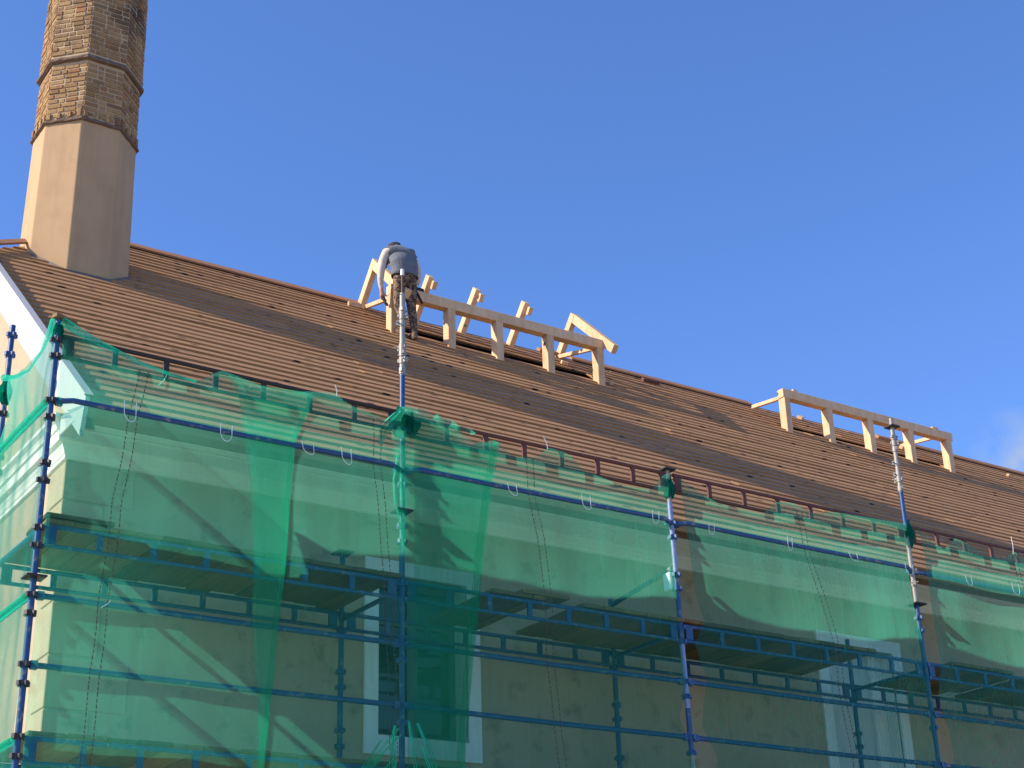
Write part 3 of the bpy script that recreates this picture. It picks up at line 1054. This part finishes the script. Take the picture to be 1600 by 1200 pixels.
for zr in (4.74, 3.72, 3.24, 2.22):
    mb = MB(); mb.tube([(3.128, 0.03, zr), (3.115, 1.24, zr)], 0.021, 10); mb.build('end_rail', 'blue_paint', sc)


def ladder_beam(xa, xb, y, zt, mat, hgt=0.17, nr=7, end=0.08, tilt=0.0):
    mb = MB()
    mb.tube([(xa, y, zt), (xb, y, zt + tilt)], 0.0185, 8)
    mb.tube([(xa, y, zt - hgt), (xb, y, zt - hgt + tilt)], 0.0165, 8)
    o = mb.build('ladder_beam', mat, sc)
    for k in range(nr + 1):
        t = k / nr
        x = xa + (xb - xa) * t
        w = 0.044
        if k == 0: x += end / 2 + 0.01; w = end
        if k == nr: x -= end / 2 + 0.01; w = end
        rg = MB(); zz_ = zt + tilt * t
        rg.box((x, y, zz_ - hgt / 2), (w, 0.022, hgt - 0.03)); rg.build('rung', mat, o)
    return o


for i in range(4):
    xa, xb = PX[i] + 0.04, PX[i + 1] - 0.04
    ladder_beam(xa, xb, 0.005, 5.285 if i == 0 else 5.24, 'rust_paint_dark' if i == 0 else 'rust_paint', tilt=-0.02 if i == 0 else 0.0)
    ladder_beam(xa, xb, 0.005, 3.765, 'blue_paint', 0.145)
    ladder_beam(xa, xb, YI, 3.755, 'blue_paint', 0.135)
    ladder_beam(xa, xb, 0.005, 2.235, 'blue_paint', 0.165)
    ladder_beam(xa, xb, YI, 2.235, 'blue_paint', 0.165)

# deck planks laid across the beams
deck = empty('plank_deck', (3.2, 0.5, 3.78))
deck.parent = sc; deck.matrix_parent_inverse = Matrix.Translation(-WORLD_LOC[sc.name])
rp = random.Random(5)


def planks(xa, xb, z=3.787, w0=0.19, y0=-0.025, y1=1.07, th=0.032):
    x = xa
    while x < xb - 0.08:
        w = min(w0 + rp.uniform(-0.03, 0.05), xb - x)
        p = MB(); dz = rp.uniform(0, 0.006); sk = rp.uniform(-0.012, 0.012)
        ya = y0 + rp.uniform(-0.012, 0.012); yb = y1 + rp.uniform(-0.03, 0.03)
        P = [(x, ya, z + dz), (x + w - .006, ya, z + dz), (x + w - .006 + sk, yb, z + dz), (x + sk, yb, z + dz)]
        P += [(a, b_, c + th) for a, b_, c in P]
        p.poly(P, [(3, 2, 1, 0), (4, 5, 6, 7), (0, 1, 5, 4), (1, 2, 6, 5), (2, 3, 7, 6), (3, 0, 4, 7)])
        bevel(p.build('plank', 'plank_wood', deck), 0.003)
        x += w


planks(3.18, 6.12)
planks(3.17, 3.70, 3.826, y0=-0.04, y1=0.5, w0=0.53)
planks(7.0, 7.55, w0=0.2)
planks(7.95, 11.55, w0=0.22)
planks(7.32, 7.82, 3.826, y0=-0.03, y1=0.35, w0=0.5)
planks(12.65, 13.6, w0=0.25)
planks(13.9, 15.3, w0=0.25)
planks(13.2, 13.9, 3.826, y0=0.3, y1=1.0, w0=0.4)
# lower deck at the next lift, mostly out of the frame
planks(3.2, 15.3, 2.26, w0=0.25, y0=0.02, y1=1.08)

# tie tube from the third pole to the wall side
mb = MB(); mb.tube([(9.08, YI - 0.03, 4.22), (9.06, 0.32, 4.29)], 0.024, 10); o = mb.build('tie_tube', 'blue_paint', sc)
mb = MB(); mb.tube([(9.06, 0.32, 4.29), (9.055, 0.05, 4.315)], 0.027, 10); mb.build('tube_sleeve', 'galvanised', o)
mb = MB(); mb.b2((8.99, 0.02, 4.10), (9.03, 0.12, 4.27)); bevel(mb.build('coupler_block', 'surround_paint', o), 0.01)

# ------------------------------------------------------------------ nets
def net_y(x, z, seed, amp):
    f = 0.0
    f += amp * math.sin(x * 5.1 + seed * 1.7 + 0.5 * math.sin(z * 2.3 + seed)) * 0.55
    f += amp * 0.8 * nz(x * 2.1, z * 0.8, seed * 3.1)
    f += amp * 0.35 * nz(x * 4.5, z * 1.3, seed)
    # pulled tight against the rails
    for zr in (5.2, 4.74, 3.24, 2.74):
        f *= 1 - 0.8 * math.exp(-((z - zr) / 0.10) ** 2)
    hx = 0.0
    for xa_, xb_ in zip(PX, PX[1:]):
        if xa_ < x < xb_:
            hx = math.sin(math.pi * (x - xa_) / (xb_ - xa_))
    vz = math.sin(math.pi * (4.74 - z) / 1.5) if 3.24 < z < 4.74 else (0.25 * math.sin(math.pi * (5.2 - z) / 0.46) if 4.74 <= z < 5.2 else 0.0)
    return -0.036 - (f + amp * 1.1) - 0.075 * hx * vz


def net_panel(root, left, right, top, zbot, seed, amp=0.03, nu=70, nv=110, y_off=0.0, name='mesh_sheet', mat='net_green'):
    V = []; F = []
    for j in range(nv + 1):
        t = j / nv
        for i in range(nu + 1):
            s = i / nu
            zg = 5.2 + (zbot - 5.2) * t
            xl = interp(left, -zg); xr = interp(right, -zg)
            x = xl + (xr - xl) * s
            zt = interp(top, x)
            zz_ = zt + (zbot - zt) * t
            V.append((x, net_y(x, zz_, seed, amp) + y_off, zz_))
    for j in range(nv):
        for i in range(nu):
            a = j * (nu + 1) + i
            F.append((a, a + nu + 1, a + nu + 2, a + 1))
    mb = MB(); mb.poly(V, F, True)
    return mb.build(name, mat, root)


def side_pts(pts):   # [(z,x)...] -> [(-z,x)] ascending in -z
    return sorted([(-z_, x_) for z_, x_ in pts])


def hem(root, edge, zt, zb, seed, amp, w, y_off=0.0, mat='net_hem'):
    V = []; F = []
    n_ = 80
    for j in range(n_ + 1):
        z_ = zt + (zb - zt) * j / n_
        x_ = interp(edge, -z_)
        for k_, dx in enumerate((0, w * 0.5, w)):
            xx = x_ + dx
            V.append((xx, net_y(xx, z_, seed, amp) + y_off - 0.004 - 0.006 * math.sin(k_ * 1.5), z_))
    for j in range(n_):
        for k_ in range(2):
            a = j * 3 + k_
            F.append((a, a + 3, a + 4, a + 1))
    mb = MB(); mb.poly(V, F, True); return mb.build('hem', mat, root)


def eyelet_band(root, pts, seed, amp, y_off=0.0):
    """two rows of dark stitches down the sheet"""
    mb = MB()
    for dx in (-0.035, 0.035):
        z_ = pts[-1][0]
        while z_ > pts[0][0]:
            x_ = interp(pts, z_) + dx + 0.004 * math.sin(z_ * 9)
            ln = random.uniform(0.018, 0.034)
            y_ = net_y(x_, z_, seed, amp) + y_off - 0.004
            mb.box((x_, y_, z_), (0.006, 0.004, ln))
            z_ -= ln + random.uniform(0.010, 0.018)
    # woven tape the stitches sit on
    o = mb.build('eyelet_stitching', 'cord', root); o['kind'] = 'stuff'
    return o


def cable_tie(root, x, zr, drop=0.085, w=0.08, mat='tie_plastic', up=0.04):
    pts = []
    drop *= random.uniform(0.7, 1.15); w *= random.uniform(0.75, 1.4); up += random.uniform(-0.02, 0.04); lean = random.uniform(-0.03, 0.03)
    for k in range(11):
        a = math.pi * k / 10
        pts.append((x - w / 2 * math.cos(a) + lean * math.sin(a), -0.104 - 0.010 * math.sin(a), zr + 0.0 - drop * math.sin(a) ** 0.8 + (up if k in (0, 10) else 0)))
    mb = MB(); mb.tube(pts, 0.0034, 6); return mb.build('cable_tie', mat, root)


def tail(root, a, b_, r_=0.0035):
    a = Vector(a); b_ = Vector(b_); m_ = (a + b_) / 2 + Vector((0.012, 0, 0))
    mb = MB(); mb.tube([a, m_, b_], r_, 5); return mb.build('tie_tail', 'tie_plastic', root)


def net_root(x, label):
    return empty('scaffold_net', (x, -0.03, 5.0), label, 'net', 'green nets hung on the scaffold')


ZB = 1.4
FA = 0.012
# net 1 : first bay
n1 = net_root(3.2, 'green scaffold net hung in the left bay, from the corner pole')
T1 = [(3.13, 5.40), (3.3, 5.33), (3.55, 5.25), (3.9, 5.16), (4.25, 5.13), (4.45, 5.27), (4.8, 5.21), (5.2, 5.24), (5.3, 5.2)]
L1 = side_pts([(5.5, 3.155), (1, 3.155)]); R1 = side_pts([(5.4, 5.34), (5.15, 5.26), (4.8, 5.12), (4.2, 5.05), (3.3, 5.02), (2.7, 4.98), (2.1, 4.93), (1, 4.9)])
net_panel(n1, L1, R1, T1, ZB, 1, FA)
hem(n1, side_pts([(5.4, 5.29), (5.15, 5.21), (4.8, 5.07), (4.2, 5.00), (3.3, 4.97), (2.7, 4.93), (2.1, 4.88), (1, 4.85)]), 5.2, ZB, 1, FA, 0.05)
eyelet_band(n1, [(1.4, 3.57), (3.0, 3.62), (4.0, 3.66), (5.1, 3.80)], 1, FA)
for x in (3.70, 4.49, 5.2): cable_tie(n1, x, 4.74, 0.10)
tail(n1, (4.62, -0.05, 5.1), (4.70, -0.06, 5.18)); tail(n1, (3.93, -0.05, 5.02), (3.99, -0.06, 5.12)); tail(n1, (3.62, -0.05, 3.20), (3.68, -0.06, 3.26))
# green rolled top edge running down from the corner pole
mb = MB(); pts = [(x, -0.03, interp(T1, x)) for x in (3.14, 3.3, 3.45, 3.6, 3.8, 4.0, 4.25)]
mb.tube(pts, 0.02, 6, radii=[0.035, 0.028, 0.022, 0.018, 0.015, 0.013, 0.012]); mb.build('rolled_edge', 'net_hem', n1)
# net 2 : overlaps net 1, ends right of pole 2
n2 = net_root(5.8, 'green scaffold net behind the second pole, torn at its foot')
T2 = [(4.45, 5.26), (4.8, 5.12), (5.2, 5.24), (5.45, 5.28), (5.6, 5.2), (5.95, 5.14), (6.1, 5.30), (6.3, 5.32), (6.55, 5.25), (6.8, 5.10), (7.1, 5.16)]
L2 = side_pts([(5.3, 4.45), (5.0, 4.60), (4.7, 4.66), (4.1, 4.72), (3.1, 4.80), (2.7, 4.86), (2.1, 4.88), (1, 4.90)])
R2 = side_pts([(5.3, 7.10), (5.0, 7.04), (4.1, 6.86), (3.35, 6.79), (2.4, 6.68), (1, 6.6)])
net_panel(n2, L2, R2, T2, ZB, 2, FA, y_off=-0.018)
hem(n2, side_pts([(5.3, 7.02), (5.0, 6.96), (4.1, 6.78), (3.35, 6.71), (2.4, 6.60), (1, 6.5)]), 5.15, ZB, 2, FA, 0.075, -0.018)
eyelet_band(n2, [(1.4, 6.05), (3.0, 6.0), (3.84, 5.94), (4.7, 5.86), (5.1, 5.85)], 2, FA, -0.018)
for x in (5.55,): cable_tie(n2, x, 4.74)
net_panel(n2, side_pts([(5.3, 4.50), (5.0, 4.63), (4.7, 4.69), (4.1, 4.74), (3.1, 4.82), (2.7, 4.87), (2.1, 4.89), (1, 4.9)]),
          side_pts([(5.4, 5.30), (5.15, 5.22), (4.8, 5.10), (4.2, 5.03), (3.3, 5.0), (2.7, 4.96), (2.1, 4.92), (1, 4.9)]), [(4.4, 5.24), (4.8, 5.18), (5.3, 5.22)], ZB, 7, 0.03, 40, 90, -0.03, 'gathered_fold', 'net_fold')
net_panel(n2, side_pts([(5.3, 6.2), (1, 6.2)]), side_pts([(5.3, 7.06), (5.0, 7.0), (4.1, 6.82), (3.35, 6.75), (2.4, 6.64), (1, 6.56)]),
          [(6.2, 5.28), (6.5, 5.2), (6.75, 5.06), (7.1, 5.14)], ZB, 8, 0.012, 50, 90, -0.035, 'gathered_fold', 'net_fold')
tail(n2, (5.48, -0.05, 5.26), (5.46, -0.06, 5.36)); 
# net 3
n3 = net_root(7.6, 'green scaffold net between the second and third pole')
T3 = [(6.17, 5.3), (6.4, 5.22), (6.75, 5.05), (7.05, 5.18), (7.25, 5.05), (7.5, 5.10), (7.62, 5.22), (7.85, 5.2), (8.0, 5.05), (8.5, 5.0), (8.8, 5.02), (8.95, 5.2), (9.02, 5.22)]
L3 = side_pts([(5.3, 6.17), (4.9, 6.03), (4.3, 6.06), (3.6, 6.16), (1, 6.16)]); R3 = side_pts([(5.3, 9.02), (4.8, 8.97), (4.3, 8.99), (3.9, 9.0), (3.5, 9.02), (3.2, 9.05), (2.9, 8.93), (2.7, 9.0), (2.5, 9.08), (1, 9.1)])
net_panel(n3, L3, R3, T3, ZB, 3, FA)
eyelet_band(n3, [(1.4, 7.70), (2.4, 7.63), (3.9, 7.50), (4.5, 7.44), (5.05, 7.40)], 3, FA)
for x in (7.18, 7.98, 8.78): cable_tie(n3, x, 4.74)
tail(n3, (7.62, -0.05, 5.2), (7.57, -0.06, 5.31))
# net 4
n4 = net_root(10.6, 'green scaffold net between the third and fourth pole')
T4 = [(9.12, 5.22), (9.3, 5.12), (9.6, 5.02), (10.15, 5.0), (10.35, 5.16), (10.6, 5.2), (10.85, 5.13), (11.2, 5.2), (11.7, 5.22), (12.2, 5.24)]
L4 = side_pts([(5.3, 9.13), (4.6, 9.19), (4.1, 9.22), (3.85, 9.3), (3.6, 9.17), (3.3, 9.28), (3.05, 9.22), (2.85, 9.18), (2.6, 9.34), (2.35, 9.30), (1, 9.2)]); R4 = side_pts([(5.3, 12.22), (4.6, 12.14), (4.3, 12.15), (3.8, 12.24), (1, 12.24)])
net_panel(n4, L4, R4, T4, ZB, 4, FA)
eyelet_band(n4, [(1.4, 11.2), (3.0, 11.02), (3.84, 10.9), (4.4, 10.76), (5.1, 10.66)], 4, FA)
for x in (9.45, 10.45, 11.3, 12.1): cable_tie(n4, x, 4.74)
# net 5
n5 = net_root(13.6, 'green scaffold net right of the fourth pole, cut by the picture edge')
T5 = [(12.3, 5.28), (12.5, 5.12), (12.75, 5.04), (12.95, 5.2), (13.15, 5.16), (13.35, 5.06), (13.7, 5.08), (13.9, 5.2), (14.15, 5.04), (14.6, 5.2), (15.3, 5.25)]
L5 = side_pts([(5.4, 12.30), (5.1, 12.40), (4.8, 12.42), (4.2, 12.40), (3.8, 12.42), (3.4, 12.33), (3.0, 12.42), (1, 12.4)]); R5 = side_pts([(5.3, 15.3), (1, 15.3)])
net_panel(n5, L5, R5, T5, ZB, 5, FA)
eyelet_band(n5, [(1.4, 14.5), (3.84, 14.1), (4.9, 13.89), (5.15, 13.86)], 5, FA)
for x in (13.0, 13.75): cable_tie(n5, x, 4.74)
tail(n5, (13.87, -0.05, 5.15), (13.87, -0.06, 5.36))


def knot(root, x, z0, z1, r0, seed, droop=0):
    """gathered, crumpled cloth bound round a pole"""
    V = []; F = []
    nr_, na = 14, 22
    for j in range(nr_ + 1):
        t = j / nr_
        z_ = z0 + (z1 - z0) * t
        for k_ in range(na):
            a = 2 * math.pi * k_ / na
            rr = r0 * (0.55 + 0.6 * math.sin(math.pi * min(1, t * 1.15)) ** 0.7)
            rr *= 1 + 0.55 * nz(math.cos(a) * 1.6 + seed, math.sin(a) * 1.6, t * 2.2) + 0.22 * math.sin(a * 7 + seed)
            V.append((x + rr * math.cos(a) * 1.1, rr * math.sin(a), z_ + 0.02 * nz(a, t * 3, seed)))
    for j in range(nr_):
        for k_ in range(na):
            k2 = (k_ + 1) % na
            F.append((j * na + k_, j * na + k2, (j + 1) * na + k2, (j + 1) * na + k_))
    mb = MB(); mb.poly(V, F, True); return mb.build('gathered_knot', 'net_bundle', root)


knot(n2, 6.12, 5.04, 5.31, 0.052, 2.2)
knot(n3, 6.21, 5.07, 5.29, 0.055, 5.2)
knot(n1, 3.13, 5.22, 5.42, 0.028, 1.1)
knot(n4, 9.045, 4.98, 5.22, 0.036, 3.7)
knot(n5, 12.28, 5.0, 5.30, 0.042, 9.1)


def flap(root, pts_l, pts_r, name='loose_flap', mat='net_green'):
    V = []; F = []
    for a, b_ in zip(pts_l, pts_r):
        a = Vector(a); b_ = Vector(b_)
        for k_ in range(7):
            p_ = a.lerp(b_, k_ / 6); p_.y -= 0.02 * math.sin(k_ * 2.1 + a.z * 3)
            V.append(p_)
    for j in range(len(pts_l) - 1):
        for k_ in range(6):
            q = j * 7 + k_; F.append((q, q + 7, q + 8, q + 1))
    mb = MB(); mb.poly(V, F, True); return mb.build(name, mat, root)


flap(n2, [(6.02, -.08, 5.22), (5.92, -.09, 5.12), (5.86, -.09, 5.02), (5.87, -.09, 4.9)], [(6.12, -.1, 5.25), (6.05, -.1, 5.15), (5.97, -.1, 5.05), (5.88, -.1, 4.88)], mat='net_hem')
flap(n2, [(6.10, -.06, 5.0), (6.04, -.07, 4.85), (5.99, -.08, 4.6), (6.0, -.08, 4.4), (6.08, -.07, 4.2), (6.11, -.05, 4.05)],
     [(6.14, -.06, 5.0), (6.13, -.07, 4.85), (6.12, -.08, 4.6), (6.12, -.08, 4.4), (6.13, -.07, 4.2), (6.13, -.05, 4.05)])
flap(n2, [(6.45, -.06, 5.30), (6.40, -.06, 5.24)], [(6.85, -.06, 5.20), (6.8, -.06, 5.17)], mat='net_hem')
# frayed strips fanning out at the foot of the second pole
rfan = random.Random(21)
for k_ in range(11):
    a = rfan.uniform(-1.5, 0.7)
    xs = 6.10 + 0.10 * a + rfan.uniform(-.09, .09)
    w_ = rfan.uniform(0.008, 0.028)
    xe = 6.12 + a * 0.40 + rfan.uniform(-.06, .06)
    ztop = 2.60 - rfan.uniform(0, 0.34)
    yy = -0.08 - rfan.uniform(0, 0.06)
    flap(n2, [(xs, yy, ztop), ((xs + xe) / 2 - w_, yy - .02, ztop - 0.2), (xe - w_, yy - .01, ztop - 0.48), (xe - 0.03 + a * .1, yy, ztop - 0.8)],
         [(xs + 0.012, yy, ztop), ((xs + xe) / 2 + w_, yy - .02, ztop - 0.2), (xe + w_ * 2, yy - .01, ztop - 0.48), (xe + 0.05 + a * .1, yy, ztop - 0.8)], 'torn_strip')

# end net round the corner on the gable side
ne = empty('scaffold_net', (3.13, 0.6, 5.0), 'sunlit aqua green net across the end of the scaffold, beside the gable', 'net', 'green nets hung on the scaffold')
V = []; F = []
TE = [(0.0, 5.40), (0.15, 5.22), (0.4, 5.05), (0.7, 5.10), (1.0, 5.26), (1.28, 5.42)]
TE = [(0.0, 5.40), (0.08, 5.34), (0.25, 5.24), (0.55, 5.2), (0.9, 5.28), (1.28, 5.42)]
LE = side_pts([(5.45, 1.27), (5.25, 1.15), (5.05, 1.0), (4.9, 1.02), (4.75, 1.26), (4.5, 1.12), (4.3, 1.05), (4.1, 1.22), (3.9, 1.25), (1, 1.25)])
nu, nv = 46, 110
for j in range(nv + 1):
    t = j / nv
    for i in range(nu + 1):
        zg = 5.3 + (ZB - 5.3) * t
        yl = interp(LE, -zg)
        y_ = 0.0 + yl * i / nu
        zt = interp(TE, y_)
        zz_ = zt + (ZB - zt) * t
        bow = 0.05 * math.sin(math.pi * min(1, y_ / 1.25)) * abs(math.sin((zz_ - 3.24) * 2.1)) + 0.02 * nz(y_ * 6, zz_ * 1.5, 4)
        V.append((3.098 - abs(bow), y_ - 0.02, zz_))
for j in range(nv):
    for i in range(nu):
        a = j * (nu + 1) + i
        F.append((a, a + 1, a + nu + 2, a + nu + 1))
mb = MB(); mb.poly(V, F, True); mb.build('mesh_sheet', 'net_green', ne)
mb = MB(); pts = [(3.09, y_, interp(TE, y_)) for y_ in (0.0, 0.08, 0.25, 0.4, 0.55, 0.75, 0.9, 1.1, 1.28)]
mb.tube(pts, 0.012, 6, radii=[0.03, 0.024, 0.014, 0.012, 0.012, 0.012, 0.014, 0.02, 0.03]); mb.build('rolled_edge', 'net_hem', ne)
kk = knot(ne, 0, 0, 0.22, 0.04, 6.1); kk.location = (3.125, 1.31, 5.2)
for zr in (4.74, 3.24, 2.22):
    mb = MB(); mb.tube([(3.10, -0.01, zr - 0.005), (3.088, 0.6, zr - 0.012), (3.10, 1.24, zr)], 0.027, 8); mb.build('wrapped_rail_sleeve', 'net_hem', ne)

# ------------------------------------------------------------------ worker
def person():
    root = empty('person', (9.12, 5.2, roofz(5.2)), 'person in grey vest and brown patterned trousers bending over the first dormer post', 'person')
    J = {}
    me = bpy.data.meshes.new('body')
    V = []; E = []; RAD = []

    def v(name, p, r, par=None, ry=None):
        J[name] = len(V); V.append(p); RAD.append((r, ry or r))
        if par: E.append((J[par], J[name]))
    X0 = 9.115
    fz = roofz(5.16)
    v('pelvis', (X0, 5.17, 9.77), 0.178, None, 0.125)
    v('waist', (X0, 5.18, 9.92), 0.200, 'pelvis', 0.128)
    v('chest', (X0 - 0.005, 5.24, 10.06), 0.200, 'waist', 0.130)
    v('upchest', (X0 - 0.005, 5.29, 10.17), 0.172, 'chest', 0.105)
    v('neck', (X0 + 0.02, 5.38, 10.245), 0.064, 'upchest')
    v('head0', (X0 + 0.025, 5.44, 10.29), 0.080, 'neck')
    v('head1', (X0 + 0.03, 5.52, 10.29), 0.088, 'head0')
    v('head2', (X0 + 0.03, 5.60, 10.245), 0.066, 'head1')
    for s, nm in ((-1, 'L'), (1, 'R')):
        v('hip' + nm, (X0 + s * 0.085, 5.165, 9.70), 0.098, 'pelvis')
        kx = X0 + s * (0.095 if s < 0 else 0.085)
        v('knee' + nm, (X0 + s * 0.10 + 0.02, 5.20, 9.33), 0.068, 'hip' + nm)
        v('calf' + nm, (X0 + s * 0.085 + 0.035, 5.16, 9.16), 0.058, 'knee' + nm)
        yb = 5.12 if s > 0 else 5.22
        v('ankle' + nm, (X0 + s * 0.07 + 0.05, yb, roofz(yb) + 0.085), 0.045, 'calf' + nm)
        v('heel' + nm, (X0 + s * 0.07 + 0.05, yb - 0.02, roofz(yb) + 0.052), 0.040, 'ankle' + nm)
        v('toe' + nm, (X0 + s * 0.08 + 0.05, yb + 0.17, roofz(yb + 0.17) + 0.055), 0.036, 'heel' + nm)
        v('sh' + nm, (X0 + s * 0.205, 5.30, 10.11), 0.074, 'upchest')
        if s < 0:
            v('upL', (X0 - 0.255, 5.31, 9.98), 0.062, 'shL')
            v('elL', (X0 - 0.278, 5.31, 9.83), 0.054, 'upL')
            v('foL', (X0 - 0.268, 5.345, 9.68), 0.042, 'elL')
            v('wrL', (X0 - 0.245, 5.36, 9.585), 0.030, 'foL')
            v('paL', (X0 - 0.228, 5.37, 9.52), 0.034, 'wrL', 0.024)
            fing = [((-0.030, 0.0), 0.062), ((-0.010, 0.006), 0.07), ((0.010, 0.006), 0.066), ((0.028, 0.0), 0.052)]
            for q, ((dx, dy), ln) in enumerate(fing):
                b0 = Vector((X0 - 0.222 + dx, 5.375 + dy, 9.492))
                v('fL%d' % q, tuple(b0), 0.0105, 'paL')
                v('fL%db' % q, tuple(b0 + Vector((0.018, 0.006, -ln * 0.55))), 0.0095, 'fL%d' % q)
                v('fL%dc' % q, tuple(b0 + Vector((0.045, 0.004, -ln * 0.8))), 0.0085, 'fL%db' % q)
            v('thL', (X0 - 0.195, 5.345, 9.515), 0.0115, 'paL'); v('thLb', (X0 - 0.165, 5.338, 9.49), 0.010, 'thL')
        else:
            v('upR', (X0 + 0.272, 5.31, 9.98), 0.062, 'shR')
            v('elR', (X0 + 0.298, 5.34, 9.83), 0.052, 'upR')
            v('foR', (X0 + 0.258, 5.44, 9.77), 0.042, 'elR')
            v('wrR', (X0 + 0.250, 5.49, 9.745), 0.030, 'foR')
            v('paR', (X0 + 0.255, 5.535, 9.735), 0.033, 'wrR', 0.022)
            for q, (dx, ln) in enumerate(((-0.028, 0.052), (-0.009, 0.066), (0.010, 0.068), (0.028, 0.06))):
                b0 = Vector((X0 + 0.257 + dx, 5.567, 9.73))
                v('fR%d' % q, tuple(b0), 0.0105, 'paR')
                v('fR%db' % q, tuple(b0 + Vector((0.0, ln * 0.55, -0.012))), 0.0095, 'fR%d' % q)
                v('fR%dc' % q, tuple(b0 + Vector((0.0, ln * 0.75, -0.036))), 0.0085, 'fR%db' % q)
            v('thR', (X0 + 0.222, 5.545, 9.725), 0.0115, 'paR'); v('thRb', (X0 + 0.205, 5.575, 9.712), 0.010, 'thR')
    me.from_pydata(V, E, [])
    o = bpy.data.objects.new('body_tmp', me); COL.objects.link(o)
    sk = o.modifiers.new('skin', 'SKIN'); sk.use_smooth_shade = True
    for i, r_ in enumerate(RAD):
        me.skin_vertices[0].data[i].radius = r_
        me.skin_vertices[0].data[i].use_root = (i == 0)
    sb_ = o.modifiers.new('sub', 'SUBSURF'); sb_.levels = 2; sb_.render_levels = 2
    bpy.context.view_layer.update()
    dg = bpy.context.evaluated_depsgraph_get()
    bm_ = bpy.data.meshes.new_from_object(o.evaluated_get(dg))
    bpy.data.objects.remove(o, do_unlink=True)
    # cloth folds
    for vv in bm_.vertices:
        c = vv.co
        if c.z < 9.72 and c.z > 9.05:
            k_ = 0.010 * nz(c.x * 9, c.y * 9, c.z * 22)
            vv.co = c + Vector((k_, k_, 0))
    bm_.name = 'body'
    for mn in ('shirt', 'trousers', 'skin', 'boots'): bm_.materials.append(MATS[mn])
    for p_ in bm_.polygons:
        c = p_.center
        dx = c.x - X0
        idx = 0
        if c.z < 9.80 and abs(dx) < 0.215 and c.y < 5.33: idx = 1
        if c.z < roofz(c.y) + 0.095: idx = 3
        if dx < -0.195 and c.z < 9.60: idx = 2
        if dx > 0.17 and c.y > 5.475 and c.z < 9.85: idx = 2
        if (c.y > 5.40 or c.z > 10.30) and c.z > 10.05 and abs(dx) < 0.14: idx = 2
        p_.material_index = idx
        p_.use_smooth = True
    body = link('body', bm_, None, root)

    def shell(name, cond, off, mat, wrinkle=0.0):
        b2 = bmesh.new(); b2.from_mesh(bm_)
        dele = [f for f in b2.faces if not cond(f.calc_center_median())]
        bmesh.ops.delete(b2, geom=dele, context='FACES')
        b2.normal_update()
        for vv in b2.verts:
            n_ = vv.normal
            vv.co = vv.co + n_ * (off + wrinkle * nz(vv.co.x * 7, vv.co.y * 7, vv.co.z * 30))
        m2 = bpy.data.meshes.new(name); b2.to_mesh(m2); b2.free()
        m2.materials.clear(); m2.materials.append(MATS[mat])
        for p_ in m2.polygons: p_.material_index = 0; p_.use_smooth = True
        oo = link(name, m2, None, root)
        so_ = oo.modifiers.new('thick', 'SOLIDIFY'); so_.thickness = 0.008; so_.offset = 1
        return oo
    shell('vest', lambda c: c.z > 9.745 and abs(c.x - X0) < 0.215 and c.y < 5.40 and c.z < 10.29, 0.012, 'vest', 0.022)
    # hair cap on the back of the head with uneven strands
    hb = bmesh.new()
    bmesh.ops.create_icosphere(hb, subdivisions=3, radius=1.0)
    for vv in hb.verts:
        d_ = vv.co.copy()
        rr = 1 + 0.10 * nz(d_.x * 5, d_.y * 5, d_.z * 5) + 0.06 * nz(d_.x * 14, d_.y * 14, d_.z * 14)
        vv.co = Vector((X0 + 0.027 + d_.x * 0.100 * rr, 5.49 + d_.y * 0.112 * rr, 10.335 + d_.z * 0.092 * rr))
    hm = bpy.data.meshes.new('hair'); hb.to_mesh(hm); hb.free(); hm.materials.append(MATS['hair'])
    for p_ in hm.polygons: p_.use_smooth = True
    link('hair', hm, None, root)
    for s in (-1, 1):
        em = MB(); em.box((X0 + 0.022 + s * 0.098, 5.48, 10.265), (0.02, 0.035, 0.055)); o_ = em.build('ear', 'skin', root); bevel(o_, 0.008, 2)
    # face, turned down and away: nose and brow
    fm = MB(); fm.box((X0 + 0.025, 5.62, 10.17), (0.03, 0.05, 0.035)); bevel(fm.build('nose', 'skin', root), 0.01, 2)
    for s in (-1, 1):
        fm = MB(); fm.box((X0 + 0.025 + s * 0.032, 5.65, 10.215), (0.022, 0.012, 0.012)); bevel(fm.build('eye', 'hair', root), 0.004, 2)
    fm = MB(); fm.box((X0 + 0.025, 5.585, 10.165), (0.045, 0.014, 0.014)); bevel(fm.build('mouth', 'tool_brown', root), 0.004)
    return root


person()
# brown handled hammer in his left hand
hm_ = empty('hammer', (8.92, 5.37, 9.47), 'dark hammer in the left hand of the worker', 'hammer')
mb = MB(); mb.tube([(8.90, 5.365, 9.52), (8.945, 5.37, 9.40)], 0.014, 8); mb.build('handle', 'tool_brown', hm_)
mb = MB(); mb.beam((8.905, 5.33, 9.395), (8.985, 5.40, 9.40), 0.03, 0.035); bevel(mb.build('head', 'dark_steel', hm_), 0.006)
# nail gun on the top plate, with its hose
ng = empty('nail_gun', (9.47, 5.40, 9.70), 'black nail gun lying on the top plate right of the worker', 'nail gun')
mb = MB(); mb.b2((9.40, 5.36, 9.705), (9.53, 5.44, 9.77)); bevel(mb.build('body', 'tool_black', ng), 0.015, 2)
mb = MB(); mb.tube([(9.41, 5.40, 9.77), (9.39, 5.39, 9.83), (9.45, 5.38, 9.83)], 0.008, 6); mb.build('handle', 'tool_black', ng)
mb = MB(); mb.tube([(9.36, 5.34, 9.72), (9.40, 5.31, 9.62), (9.46, 5.30, 9.50)], 0.016, 8); mb.build('hose', 'tool_black', ng)
